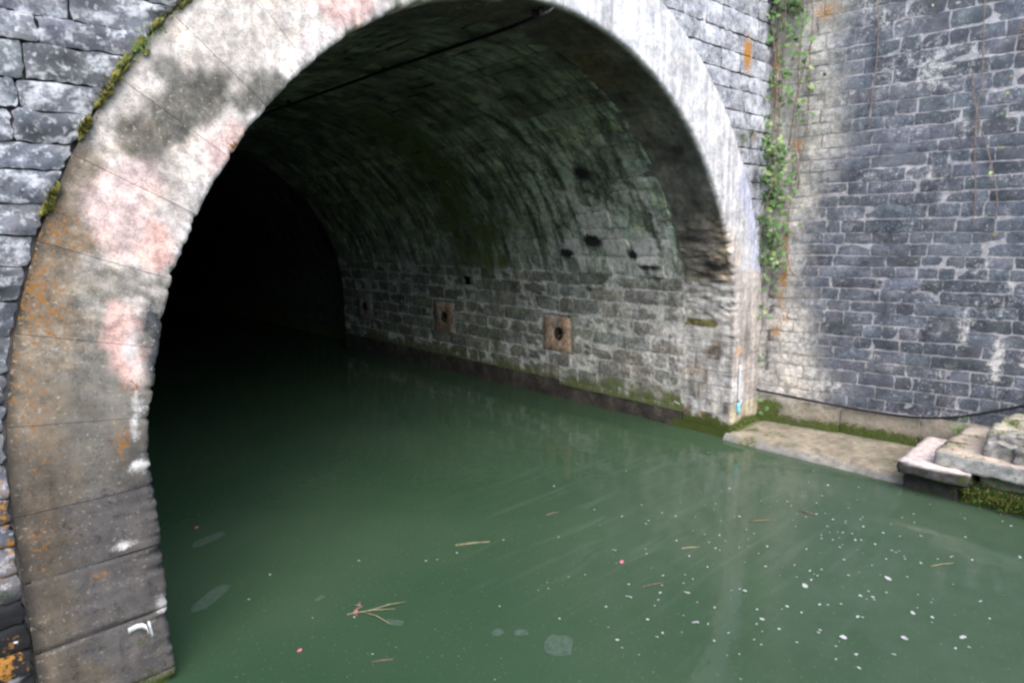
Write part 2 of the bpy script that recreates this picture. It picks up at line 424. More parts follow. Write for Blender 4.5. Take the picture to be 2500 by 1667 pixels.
def paint_ring_right(P):
    n = fbm(P, 4, 23, 4); w = (n - .5); z = P[:, 2]; y = P[:, 1]
    T = np.tile(np.array([.50, .475, .46]), (len(P), 1))
    out = np.hypot(P[:, 0], np.maximum(P[:, 2] - ZS, 0)) - RI
    T = lay(T, sstep(.34, .52, out + w * .3) * sstep(3.4, 2.8, z), (.40, .40, .46), .3, .8)
    T = lay(T, sstep(.30, .05, out + w * .3) * sstep(3.2, 2.0, z), (.47, .40, .34), .3, .9)
    T = lay(T, sstep(2.3, 1.7, z + w * .5), (.37, .325, .285), .3, .7)
    T = lay(T, G(P, 3.22, 1.1, .12, .3) + w * .4, (.22, .195, .17), .4, .7)
    T = lay(T, G(P, 3.05, 1.02, .05, .06) * 1.2, (.55, .33, .20), .4, .7)
    T = lay(T, sstep(.85, .55, z + w * .3) * sstep(.35, .1, out), (.50, .465, .44), .3, .7)
    T = lay(T, sstep(.50, .25, z + w * .25), (.42, .36, .25), .3, .7)
    # soffit: dull brown grey, sooty, tan where the arris weathers back
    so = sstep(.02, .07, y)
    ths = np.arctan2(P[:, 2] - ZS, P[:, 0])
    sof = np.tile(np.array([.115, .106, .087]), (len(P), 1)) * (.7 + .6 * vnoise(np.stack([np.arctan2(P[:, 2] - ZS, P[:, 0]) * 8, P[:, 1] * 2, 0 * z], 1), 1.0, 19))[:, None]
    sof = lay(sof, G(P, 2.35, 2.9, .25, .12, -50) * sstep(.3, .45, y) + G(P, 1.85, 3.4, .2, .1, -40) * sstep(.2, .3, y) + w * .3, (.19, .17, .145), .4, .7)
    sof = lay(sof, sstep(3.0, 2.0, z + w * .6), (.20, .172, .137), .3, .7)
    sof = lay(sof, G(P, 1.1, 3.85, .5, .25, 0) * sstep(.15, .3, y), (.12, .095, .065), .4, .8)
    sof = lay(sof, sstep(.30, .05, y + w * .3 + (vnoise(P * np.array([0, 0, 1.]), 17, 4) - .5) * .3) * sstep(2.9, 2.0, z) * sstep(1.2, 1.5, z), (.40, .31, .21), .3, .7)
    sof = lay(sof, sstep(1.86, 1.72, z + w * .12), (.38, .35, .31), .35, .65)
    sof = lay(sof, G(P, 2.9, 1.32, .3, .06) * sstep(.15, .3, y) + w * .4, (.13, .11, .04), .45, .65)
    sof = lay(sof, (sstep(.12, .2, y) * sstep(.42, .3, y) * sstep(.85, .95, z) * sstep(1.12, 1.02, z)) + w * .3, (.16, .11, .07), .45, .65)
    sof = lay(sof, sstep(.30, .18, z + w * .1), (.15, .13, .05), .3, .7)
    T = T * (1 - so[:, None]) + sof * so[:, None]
    S = np.zeros((len(P), 4))
    S[:, 0] = np.maximum(.55 * G(P, 3.32, 1.9, .035, .75), .65 * G(P, 3.12, .6, .05, .28)) * (1 - so)
    S[:, 0] = np.maximum(S[:, 0], .22 * so * sstep(1.84, 1.7, z) * sstep(.2, .4, z))
    S[:, 1] = np.maximum(.8 * sstep(.30, .10, z + w * .2), .62 * so * sstep(.30, .12, z))
    S[:, 1] = np.maximum(S[:, 1], so * .40 * G(P, 2.9, 1.34, .3, .06))
    S[:, 2] = .5 * G(P, 2.86, 3.24, .05, .04) * (1 - so)
    S[:, 3] = so * sstep(1.78, 1.9, z) * np.clip(.20 + (fbm(P * np.array([1, 1, 1.5]), 4, 29, 3) - .5) * 1.3 + .35 * G(P, 2.9, 2.0, .3, .14), 0, .95)
    return T, S

def erosion(s):
    """how far the front arris has worn back, per length along the ring"""
    L = math.pi * RI
    s = np.asarray(s, float); Q = np.stack([s, 0 * s, 0 * s], 1)
    e = np.clip(fbm(Q, 2.3, 77, 2) - .42, 0, 1) * .06 + _hash(np.floor(s * 21 + 3 * vnoise(Q, 7, 5)).astype(np.int64), 0 * s.astype(np.int64), 0 * s.astype(np.int64), 9) ** 5 * .026 * sstep(.35, .6, fbm(Q, 1.3, 83, 2)) * 1.3 + np.clip(fbm(Q, 33, 78, 2) - .5, 0, 1) * .035
    right = sstep(1.6, .9, s); left = sstep(L * .55, L * .66, s) * (1 - .5 * sstep(L * .60, L * .72, s) * sstep(L * .86, L * .76, s))
    return e * (left * .9 + .12) + right * sstep(-.95, -.7, s) * (.008 + e * .35) + sstep(1.35, 1.1, s) * sstep(.15, .3, s) * (.012 + np.clip(fbm(Q, 15, 81, 2) - .35, 0, 1) * .09)

def voussoir(s0, s1, seed, gap, mats, paint):
    ns = 28; nf = 11; nd = 24; RD = 0.80 if seed % 2 else 0.64
    prof = [(RO - RI - (RO - RI - .03) * k / nf, 0.0) for k in range(nf)] + [(.03, 0.0), (.009, .006), (0.0, .03)] + [(0.0, .03 + (RD - .03) * k / nd) for k in range(1, nd + 1)]
    prof = np.array(prof); m = len(prof)
    s = np.linspace(s0 + gap / 2, s1 - gap / 2, ns + 1)
    # slight rounding at the joints
    SS, K = np.meshgrid(s, np.arange(m), indexing='ij')
    ro = prof[K, 0].ravel(); yy = prof[K, 1].ravel(); sv = SS.ravel()
    er = erosion(sv)
    P0 = ring_pt(sv, ro, yy)
    nz = fbm(P0, 9, 41, 3) - .5; nb = fbm(P0, 2.5, 42, 2) - .5
    front = yy < .02
    near = np.exp(-(ro / .07) ** 2) * np.exp(-(yy / .16) ** 2)
    ra = sstep(1.9, .9, sv) * sstep(-1.0, -.8, sv) * (.30 + .70 * sstep(.05, .25, sv))      # right haunch: soffit of rough-worn stone
    soff = ~front
    ro2 = ro + near * er * 1.1 * (.35 + 1.3 * np.clip(fbm(P0, 26, 44, 2) - .1, 0, 1)) + np.where(soff, (np.abs(nz) * .05 + np.abs(fbm(P0 * np.array([1, 1, 1.7]), 6, 47, 3) - .5) * .07 * ra) * (.25 + ra) * sstep(0.0, .10, yy), 0)
    y2 = yy + np.where(front, nz * .010 + nb * .012, 0) + near * er * .7
    # joint rounding
    ed = np.minimum(np.abs(sv - s[0]), np.abs(s[-1] - sv)); y2 = y2 + np.where(front & (ed < .004) & (gap > .006), .006, 0)
    V = ring_pt(sv, ro2, y2)
    F = []
    for i in range(ns):
        for k in range(m - 1): F.append((i * m + k, (i + 1) * m + k, (i + 1) * m + k + 1, i * m + k + 1))
    # cheeks (joint faces) and back
    # the outer side gets its own first rows, painted dark for the shade in the crack
    b0 = len(V); bk = ring_pt(np.array([s[0], s[-1]]), np.full(2, RO - RI), np.full(2, RD)); V = np.vstack([V, bk])
    c0 = len(V); V = np.vstack([V, V[:m], V[ns * m:ns * m + m], V[b0:b0 + 2]]); e0 = c0 + 2 * m
    F.append(tuple(list(range(c0, c0 + m)) + [e0])); F.append(tuple([e0 + 1] + list(range(c0 + 2 * m - 1, c0 + m - 1, -1))))
    F.append((m - 1, ns * m + m - 1, b0 + 1, b0)); F.append((0, b0, b0 + 1, ns * m))
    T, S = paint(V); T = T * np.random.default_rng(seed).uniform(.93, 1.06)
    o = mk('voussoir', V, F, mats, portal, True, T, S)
    return o
def jamb_paint(k):
    rk = np.random.default_rng(300 + k)
    def f(P):
        T, S = paint_ring_right(P); so = sstep(.02, .07, P[:, 1]); m = np.ones(len(P))
        cut = rk.uniform(.3, .55); a, b_ = rk.uniform(.75, 1.2), rk.uniform(.75, 1.2)
        m = np.where(P[:, 1] < cut, a, b_); T = T * (1 + (m - 1) * so)[:, None]
        jo = np.exp(-((P[:, 1] - cut) / .012) ** 2) * so; T = T * (1 - .7 * jo)[:, None]
        n = fbm(P * np.array([1, 2.2, .9]), 5, 310 + k, 4); so1 = so[:, None]; v = fbm(P * np.array([1, 5., .8]), 3, 340, 3)
        T2 = lay(T, n, (.46, .44, .41), .44, .66); T2 = lay(T2, 1 - n, (.12, .11, .10), .56, .72); T2 = T2 * (.7 + .65 * v)[:, None]
        T = T * (1 - so1) + T2 * so1; S[:, 0] = S[:, 0] * (1 - so); S[:, 3] = S[:, 3] * (1 - so)
        S[:, 2] = np.maximum(S[:, 2], so * .3 * (fbm(P, 5, 350, 2) > .62))
        return T, S
    return f
Larc = math.pi * RI; nv = 26; dv = Larc / nv
bounds_l = [Larc + k for k in (.0, .331, .70, 1.06, 1.5)]      # left jamb joints z = .80 .43 .07
bounds_r = [.12, 0, -.17, -.36, -.53, -.71, -.87, -1.03, -1.5]
for k in range(nv):
    left = (k + .5) * dv > Larc * .52
    g = .0012 if not left else .0024
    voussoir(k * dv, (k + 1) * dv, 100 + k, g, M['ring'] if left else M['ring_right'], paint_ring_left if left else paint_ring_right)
for k in range(4): voussoir(bounds_l[k], bounds_l[k + 1], 150 + k, .016 if k in (1, 2) else .006, M['ring'], paint_ring_left)
for k in range(1, 8):
    voussoir(bounds_r[k + 1], bounds_r[k], 160 + k, .005, M['ring_right'], jamb_paint(k))
for k in range(0):
    voussoir(bounds_l[k], bounds_l[k + 1], 150 + k, .016 if k in (1, 2) else .009, M['ring'], paint_ring_left)
    voussoir(bounds_r[k + 1], bounds_r[k], 160 + k, .008, M['ring_right'], paint_ring_right)

# mortar core behind ring joints and behind the walling
sp = Soup()
s = np.linspace(-1.4, Larc + 1.4, 90)
prof = np.array([(RO - RI - .03, .012), (.40, .012), (.21, .012), (.20, .30), (.20, RD + .1)])
SS, K = np.meshgrid(s, np.arange(5), indexing='ij')
V = ring_pt(SS.ravel(), prof[K, 0].ravel(), prof[K, 1].ravel())
F = [(i * 5 + k, (i + 1) * 5 + k, (i + 1) * 5 + k + 1, i * 5 + k + 1) for i in range(89) for k in range(4)]
T = np.tile(np.array([.30, .27, .24]), (len(V), 1)) * np.where((V[:, 1] > .015) | (V[:, 2] < .7), .2, 1.0)[:, None]; sp.add(V, F, T, np.zeros((len(V), 4)))
# wall core: strips from the extrados out to a rectangle
def outer(sv):
    a = ring_pt(np.array([sv]), np.array([0.0]), np.array([0.0]))[0]
    if sv < 0: return np.array([4.4, 0, a[2]])
    if sv > Larc: return np.array([-8.0, 0, a[2]])
    d = np.array([a[0], 0, a[2] - ZS]); d /= np.linalg.norm(d)
    t = []
    if d[0] > 1e-6: t.append(4.4 / d[0])
    if d[0] < -1e-6: t.append(-8.0 / d[0])
    if d[2] > 1e-6: t.append((6.9 - ZS) / d[2])
    t = min(t); return np.array([0, 0, ZS]) + d * t
ss = np.linspace(-2.2, Larc + 2.2, 120); nr = 10
V = []
for sv in ss:
    a = ring_pt(np.array([sv]), np.array([RO - RI - .02]), np.array([0.0]))[0]; b_ = outer(sv)
    for q in range(nr + 1): p = a + (b_ - a) * q / nr; V.append((p[0], WFACE + .03, p[2]))
V = np.array(V); F = [(i * (nr + 1) + q, i * (nr + 1) + q + 1, (i + 1) * (nr + 1) + q + 1, (i + 1) * (nr + 1) + q) for i in range(119) for q in range(nr)]
nV = len(V); V2 = V.copy(); V2[:, 1] = 1.3; F2 = [tuple(i + nV for i in f[::-1]) for f in F]
rim = [i * (nr + 1) + nr for i in range(120)]
F3 = [(rim[i], rim[i + 1], rim[i + 1] + nV, rim[i] + nV)[::-1] for i in range(119)]
Vall = np.vstack([V, V2]); T = np.tile(np.array([.27, .25, .23]), (len(Vall), 1)); S = np.zeros((len(Vall), 4))
S[:, 3] = .55 * sstep(.9, .5, Vall[:, 2]) * (Vall[:, 0] < -3)
sp.add(Vall, F + F2 + F3, T, S)
sp.build('mortar_core', M['mortar'], portal, True)

def Sportal(u, v, n): return np.stack([u, WFACE - n, v], 1)
def paint_portal_left(P, base):
    n = fbm(P, 6, 5, 3) - .5; n2 = fbm(P, 15, 6, 3) - .5
    T = np.tile(base, (len(P), 1)) * (1 + n * .9 + n2 * .9)[:, None]
    z = P[:, 2]; S = np.zeros((len(P), 4))
    S[:, 0] = np.clip(.27 + (fbm(P, 24, 66, 2) - .5) * 1.6 + n2 * .9, 0, .62) * sstep(1.2, 2.2, z)
    S[:, 3] = np.maximum(.95 * sstep(.82, .68, z + n * .1), .35 - n * .9)
    S[:, 2] = .64 * np.maximum(G(P, -3.66, .42, .07, .10), .75 * G(P, -3.62, .52, .03, .05)) + .45 * sstep(1.75, 1.2, z) * sstep(.7, .9, z) * (n2 + .8)
    S[:, 0] = np.maximum(S[:, 0], .9 * G(P, -3.63, .33, .05, .025))
    S[:, 1] = .5 * G(P, -3.62, .76, .12, .04)
    return T, S
def paint_portal_right(P, base):
    n = fbm(P, 5, 8, 3) - .5; n2 = fbm(P, 14, 9, 3) - .5
    T = np.tile(base, (len(P), 1)) * (1 + n * .7 + n2 * .6)[:, None]
    z = P[:, 2]; S = np.zeros((len(P), 4))
    S[:, 0] = np.clip(.24 + n * 1.0 + n2 * .7, 0, .6) * sstep(2.5, 3.2, z)
    S[:, 2] = np.maximum(1.0 * G(P, 3.0, 4.2, .09, .20), .5 * G(P, 3.2, 3.4, .06, .08))
    S[:, 1] = .55 * G(P, 3.0, 3.35, .2, .15) * (n2 + 1.0)
    S[:, 3] = .75 * G(P, 3.3, 2.95, .12, .22) + .8 * G(P, 3.45, 4.6, .08, .35)
    return T, S
rng = np.random.default_rng(5)
def exo(v):
    v = np.asarray(v, float); h = np.clip(v - ZS, 0, None)
    return np.where(v < ZS, RO, np.sqrt(np.clip(RO * RO - h * h, 0, None))) + .012
zz = courses(.02, 4.4, .115, .165, rng)
for a, b_ in zip(zz[:-1], zz[1:]):
    x = None; top = min(b_, RO + ZS)
    inner = lambda v: -exo(v)
    e = float(-max(exo(a), exo(b_))) if a < ZS + RO else 0
    e = float(-exo((a + b_) / 2))
    cur = inner; xe = -exo(a)
    if b_ > ZS + RO - .4: continue
    right_edge = float(-exo((a + b_) / 2)); xr = inner; pos = right_edge
    while pos > -4.6:
        L = rng.uniform(.20, .46); nxt = min(pos, float(-exo(a))) - L
        base = np.array([.145, .15, .158]) * rng.uniform(.85, 1.15) * np.array([rng.uniform(.97, 1.06), 1, rng.uniform(.97, 1.08)])
        if a < .66: base = base * .45
        V, F = stone(Sportal, nxt + .003, xr if callable(xr) else xr - .003, a + .003, b_ - .003, rng.uniform(.026, .040), .06, 10, 6, .020, int(rng.integers(1e6)), .007, .005, 13)
        T, S = paint_portal_left(V, base)
        mk('wall_stone', V, F, M['rock'], portal, True, T, S)
        xr = nxt; pos = nxt
XC = 3.66
zz = courses(1.75, 5.3, .155, .225, rng)
for a, b_ in zip(zz[:-1], zz[1:]):
    if b_ > ZS + RO + .02: left_fn = 0.0; st = 0.2
    else: left_fn = lambda v: exo(v); st = float(exo((a + b_) / 2))
    pos = st; xl = left_fn if b_ <= ZS + RO + .02 else .2
    first = True
    while pos < XC - .04:
        L = rng.uniform(.26, .48); nxt = (float(exo(a)) if first and callable(xl) else pos) + L
        if nxt > XC - .16: nxt = XC - .01
        base = np.array([.31, .305, .32]) * rng.uniform(.75, 1.2)
        V, F = stone(Sportal, xl if callable(xl) else xl + .006, nxt - .006, a + .006, b_ - .006, rng.uniform(.018, .028), .06, 7, 5, .014, int(rng.integers(1e6)), .006, .006, 11)
        T, S = paint_portal_right(V, base)
        mk('wall_stone', V, F, M['rock'], portal, True, T, S)
        xl = nxt; pos = nxt; first = False
        if nxt >= XC - .011: break
# narrow strip of stones right of the ring, below the haunch
zz = courses(.02, 1.75, .16, .22, rng)
for a, b_ in zip(zz[:-1], zz[1:]):
    base = np.array([.30, .28, .25]) * rng.uniform(.7, 1.2)
    V, F = stone(Sportal, RO + .008, XC - .01, a + .005, b_ - .005, .025, .06, 2, 3, .012, int(rng.integers(1e6)), .01, .004, 8)
    T, S = paint_portal_right(V, base); S[:, 1] = .7 * sstep(.45, .1, V[:, 2]); S[:, 0] = .3
    mk('wall_stone', V, F, M['rock'], portal, True, T, S)

# ================================================================== TUNNEL LINING
tunnel = empty('tunnel_lining', (0, 9.0, 0), 'damp dark stone barrel vault of the canal tunnel receding into blackness', 'tunnel')
sections = [(.655, 2.72, .014), (2.72, 4.62, .034), (4.62, 9.22, .058)]   # y0, y1, how far each length of lining stands back
LS = 3.0
def Slin(off):
    # u = depth y, v = length along the intrados from the water on the right wall, n towards the axis
    def S(u, v, n):
        s_ = v - ZS; rr = RI + off - n; th = np.clip(s_ / RI, 0, math.pi)
        x = rr * np.cos(th); z = ZS + rr * np.sin(th); z = np.where(s_ < 0, v, z)
        return np.stack([x, u, z], 1)
    return S
def paint_lining(P, base):
    y = P[:, 1]; th = np.clip(np.degrees(np.arctan2(P[:, 2] - ZS, P[:, 0])), -60, 180); z = P[:, 2]
    Q = np.stack([P[:, 0] * 0, y, np.radians(th) * RI], 1)
    n = fbm(P, 2.2, 61, 3) - .5; n2 = fbm(Q * np.array([1, 3.2, .8]), 3.5, 62, 3) - .5; n3 = fbm(P, 9, 63, 3) - .5
    T = np.tile(base, (len(P), 1)) * (1 + n * .7 + n3 * .8)[:, None]
    S = np.zeros((len(P), 4))
    wall = sstep(1.92, 1.78, z)
    # lime runs on the haunch, strongest in the first metres
    S[:, 0] = (1 - wall) * np.clip(.44 + .14 * sstep(45, 12, th) + n2 * 2.1, 0, .9) * sstep(80, 20, th) * sstep(4.0, 1.8, y) * sstep(.3, 1.1, y)
    S[:, 0] = np.maximum(S[:, 0], wall * np.clip(.30 + n2 * 1.0 + n3 * .5, 0, .8) * sstep(3.2, .8, y + n * 1.5))
    # green algae bands
    S[:, 1] = np.clip(.40 * np.exp(-((y - 4.25 + n2 * 1.6 + n * 1.5) / .95) ** 2) + .24 * sstep(1.8, 4.5, y) + n3 * .5 + n2 * .35, 0, .7) * sstep(100, 60, th)
    S[:, 1] = np.maximum(S[:, 1] * (1 - .4 * wall), .62 * sstep(.56, .28, z + n * .5 + n3 * .2) * (P[:, 0] > 0))
    S[:, 3] = np.clip(.18 + .25 * sstep(40, 75, th) + n * .8 - .1 * wall, 0, .7)
    for (py, pv, a_, b2) in ((2.41, 2.13, .16, .10), (1.29, 2.11, .10, .09), (2.11, 1.64, .07, .06), (1.64, 3.25, .16, .12), (1.1, 1.95, .2, .06), (1.9, 2.3, .2, .1)):  # dark patches painted for the shade in hollows where stones are missing
        v_ = ZS + np.radians(th) * RI; S[:, 3] = np.maximum(S[:, 3], 1.1 * np.exp(-((y - py) / a_) ** 2 - ((v_ - pv) / b2) ** 2) * (P[:, 0] > 0)); 
    S[:, 0] = np.where(S[:, 3] > .7, S[:, 0] * .3, S[:, 0])
    S[:, 3] = np.where(z < .262, .8, S[:, 3])
    return T, S
HOOKS = [2.76, 5.53, 8.29]; HZ = .93
rng = np.random.default_rng(21)
cand = []      # (weight, V, F, T, S)
vlev = [.27]
while vlev[-1] < 1.70: vlev.append(vlev[-1] + rng.uniform(.175, .215))
vlev[-1] = 1.835
vs = vlev[:]
while vs[-1] < ZS + RI * R(133): vs.append(vs[-1] + rng.uniform(.14, .26))
pockets = [(4.86, 1.63)]
PW = {0: .09}
for (y0, y1, off) in sections:
    S_ = Slin(off)
    for k, (a, b_) in enumerate(zip(vs[:-1], vs[1:])):
        wallc = b_ <= 1.84
        u = y0; first = True
        while u < y1 - .01:
            L = rng.uniform(.34, .62) if wallc else rng.uniform(.22, .50)
            if first: L *= rng.uniform(.4, 1.0); first = False
            e = min(u + L, y1)
            if y1 - e < .16: e = y1
            segs = [(u, e)]
            if wallc:
                for hy in HOOKS:       # leave room for the mooring blocks
                    if a < HZ + .20 and b_ > HZ - .24:
                        out_ = []
                        for (p, q) in segs:
                            if q <= hy - .26 or p >= hy + .26: out_.append((p, q)); continue
                            if hy - .26 - p > .07: out_.append((p, hy - .26))
                            if q - (hy + .26) > .07: out_.append((hy + .26, q))
                        segs = out_
            for k_, (py, pv) in enumerate(pockets):
                if a < pv < b_:
                    out_ = []
                    for (p, q) in segs:
                        lo_, hi_ = py - PW[k_], py + PW[k_]
                        if hi_ <= p or lo_ >= q: out_.append((p, q)); continue
                        if lo_ - p > .03: out_.append((p, lo_))
                        out_.append((max(p, lo_), min(q, hi_)))
                        if q - hi_ > .03: out_.append((hi_, q))
                    segs = out_
            for (p, q) in segs:
                mid = ((p + q) / 2, (a + b_) / 2)
                pk = any(abs(mid[0] - py) < PW[k_] and a < pv < b_ for k_, (py, pv) in enumerate(pockets))
                base = (np.array([.235, .225, .20]) if wallc else np.array([.23, .26, .20])) * rng.uniform(.75, 1.25) * np.array([rng.uniform(.95, 1.1), 1, rng.uniform(.9, 1.05)])
                if not wallc and b_ < 2.5: k2 = (2.5 - b_) / .7; base = base * (1 - k2) + np.array([.245, .25, .21]) * k2
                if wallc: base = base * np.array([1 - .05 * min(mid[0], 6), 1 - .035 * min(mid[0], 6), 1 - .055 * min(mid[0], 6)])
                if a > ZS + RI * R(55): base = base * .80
                proud = (rng.uniform(.010, .020) if wallc else rng.uniform(.012, .03)) if not pk else -.10
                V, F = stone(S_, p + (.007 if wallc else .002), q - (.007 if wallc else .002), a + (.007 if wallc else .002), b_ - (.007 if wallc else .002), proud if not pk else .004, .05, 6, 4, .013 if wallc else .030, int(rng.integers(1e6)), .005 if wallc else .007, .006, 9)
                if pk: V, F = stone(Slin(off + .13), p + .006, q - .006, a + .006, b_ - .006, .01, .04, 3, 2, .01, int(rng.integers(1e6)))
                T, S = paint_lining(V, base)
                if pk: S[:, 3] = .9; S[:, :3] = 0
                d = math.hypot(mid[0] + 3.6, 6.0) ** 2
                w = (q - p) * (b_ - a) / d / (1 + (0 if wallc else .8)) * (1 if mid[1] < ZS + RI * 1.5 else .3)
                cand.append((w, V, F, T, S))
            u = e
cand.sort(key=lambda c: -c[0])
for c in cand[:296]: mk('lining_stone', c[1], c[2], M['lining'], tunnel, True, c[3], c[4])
sp = Soup()
for c in cand[296:]: sp.add(*c[1:])
sp.build('lining_stones', M['lining'], tunnel, True, kind='stuff')
# mortar shell behind the stones
sp = Soup()
for (y0, y1, off) in sections:
    vv = np.linspace(.20, ZS + math.pi * RI + 1.5, 150); uu = np.linspace(y0 - .03, y1, 30)
    V = []
    for u in uu:
        s_ = vv - ZS; th = np.clip(s_ / RI, 0, math.pi); rr = RI + off - .0115 + .008 * (fbm(np.stack([vv, 0 * vv + u, 0 * vv], 1), 5, 7, 2) - .3)
        x = rr * np.cos(th); z = ZS + rr * np.sin(th); z = np.where(s_ < 0, vv, z); z = np.where(s_ > math.pi * RI, ZS - (s_ - math.pi * RI), z)
        V.append(np.stack([x, u + 0 * x, z], 1))
    V = np.vstack(V); n = len(vv)
    F = [(i * n + j, i * n + j + 1, (i + 1) * n + j + 1, (i + 1) * n + j) for i in range(len(uu) - 1) for j in range(n - 1)]
    # pockets: drop the shell's faces there
    keep = []
    for f in F:
        c = V[list(f)].mean(0); t = ZS + RI * math.atan2(c[2] - ZS, c[0]) if c[2] > ZS else c[2]
        if c[0] > 0 and any(abs(c[1] - py) < .2 and abs(t - pv) < .12 for (py, pv) in pockets): continue
        if c[0] > 0 and any(abs(c[1] - hy) < .36 and abs(c[2] - HZ) < .26 for hy in HOOKS): continue
        keep.append(f)
    hi_ = sstep(1.8, 2.0, V[:, 2])[:, None]; T, S = paint_lining(V, np.array([1., 1., 1.])); T = T * (np.array([.43, .415, .37]) * (1 - hi_) + np.array([.20, .225, .175]) * hi_); sp.add(V, keep, T, S)
# outer shell keeps the bore dark behind pockets; wider bore beyond the first lengths
vv = np.linspace(-.6, ZS + math.pi * RI + 1.9, 80)
def shell(rr, y0, y1, ny):
    V = []
    for u in np.linspace(y0, y1, ny):
        s_ = vv - ZS; th = np.clip(s_ / RI, 0, math.pi)
        x = rr * np.cos(th); z = ZS + rr * np.sin(th); z = np.where(s_ < 0, vv, z); z = np.where(s_ > math.pi * RI, ZS - (s_ - math.pi * RI), z)
        V.append(np.stack([x, u + 0 * x, z], 1))
    V = np.vstack(V); n = len(vv)
    F = [(i * n + j, i * n + j + 1, (i + 1) * n + j + 1, (i + 1) * n + j) for i in range(ny - 1) for j in range(n - 1)]
    return V, F
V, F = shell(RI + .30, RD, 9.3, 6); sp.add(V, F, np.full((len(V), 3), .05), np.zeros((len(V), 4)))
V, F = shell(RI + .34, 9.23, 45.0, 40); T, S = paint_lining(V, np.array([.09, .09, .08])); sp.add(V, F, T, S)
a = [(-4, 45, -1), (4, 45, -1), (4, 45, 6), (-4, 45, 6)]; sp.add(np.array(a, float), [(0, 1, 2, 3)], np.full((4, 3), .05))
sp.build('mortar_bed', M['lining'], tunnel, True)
# undercut wet footing along the water
V, F = stone(lambda a, v, n: np.stack([RI + .045 - n, a, v], 1), .66, 9.22, -.35, .266, .035, .1, 130, 8, .022, 4421, .004, .004, 4)
n_ = fbm(V, 5, 3, 3) - .5
T = np.tile(np.array([.060, .050, .040]), (len(V), 1)) * (1 + 1.6 * n_)[:, None]; S = np.zeros((len(V), 4)); S[:, 3] = .35; S[:, 1] = .40 * sstep(.10, .26, V[:, 2] + n_ * .2)
mk('footing_course', V, F, M['lining'], tunnel, True, T, S)
# reddish mooring blocks: square face, round recess, iron hook
def mooring(hy, k):
    n = 24; hw, hh = .25, .225; rad = .095; V = []; x0 = RI + .02
    cz = HZ; cy = hy
    for i in range(n):
        t = 2 * math.pi * i / n; c, s_ = math.cos(t), math.sin(t); m = max(abs(c), abs(s_))
        V.append((x0 + .02, cy + (hw + .05) * c / m, cz + (hh + .05) * s_ / m))           # mortar round the block
    for i in range(n):
        t = 2 * math.pi * i / n; c, s_ = math.cos(t), math.sin(t); m = max(abs(c), abs(s_)); V.append((x0 - .012, cy + hw * .975 * c / m, cz + hh * .975 * s_ / m))
    for q in (.66, .33):
        for i in range(n):
            t = 2 * math.pi * i / n; c, s_ = math.cos(t), math.sin(t); m = max(abs(c), abs(s_))
            yq = hw * .975 * c / m * q + rad * c * (1 - q); zq = hh * .975 * s_ / m * q + rad * s_ * (1 - q)
            V.append((x0 - .014, cy + yq, cz + zq))
    for (r_, dx) in ((rad, -.010), (rad * .93, .01), (rad * .85, .16)):
        for i in range(n):
            t = 2 * math.pi * i / n; V.append((x0 + dx, cy + r_ * math.cos(t), cz + r_ * math.sin(t)))
    V.append((x0 + .165, cy, cz)); V = np.array(V); F = []
    for q in range(6):
        for i in range(n):
            j = (i + 1) % n; F.append((q * n + i, q * n + j, (q + 1) * n + j, (q + 1) * n + i))
    for i in range(n): F.append((6 * n + i, 6 * n + (i + 1) % n, 7 * n))
    V[:2 * n + 2 * n] += (np.stack([fbm(V[:4 * n] + 9 * q, 12, 5 + q) - .5 for q in range(3)], 1)) * .02
    nz = fbm(V, 7, 33 + k, 3) - .5
    col = np.array([[.46, .31, .20], [.38, .245, .155], [.30, .24, .19]][k])
    g2 = sstep(.48, .62, fbm(V, 5, 90 + k, 2))[:, None]; T = (np.tile(col, (len(V), 1)) * (1 - g2 * .7) + np.array([.22, .20, .18]) * g2 * .7) * (1 + nz * .8)[:, None]; T[5 * n:] *= .25; T[:n] = (.27, .26, .23)
    S = np.zeros((len(V), 4)); S[:, 0] = np.clip(.15 + .5 * nz * (1 if k == 0 else .5), 0, .5); S[5 * n:, 0] = 0
    S[:, 3] = np.clip(.2 - nz, 0, .4)
    blk = mk('mooring_block', V, F, M['lining'], tunnel, True, T, S, label=['reddish square stone with round recess and iron hook, nearest the tunnel mouth', 'reddish square stone with round recess, middle of the row on the tunnel wall', 'dull square stone with round recess, deepest in the tunnel'][k])
    pts = [(x0 + .15, cy + .015, cz + .045), (x0 + .03, cy + .02, cz + .045), (x0 - .012, cy + .018, cz + .03), (x0 - .02, cy + .012, cz - .01), (x0 - .012, cy + .0, cz - .042), (x0 + .005, cy - .025, cz - .055), (x0 + .01, cy - .05, cz - .04), (x0 + .005, cy - .06, cz - .02)]
    V, F = tube(pts, .013, 6); V = V - np.array(tunnel.location)
    me = mesh_data('iron_hook', V, F, M['iron']); o = bpy.data.objects.new('iron_hook', me); COL.objects.link(o); o.parent = blk
for k, hy in enumerate(HOOKS): mooring(hy, k)

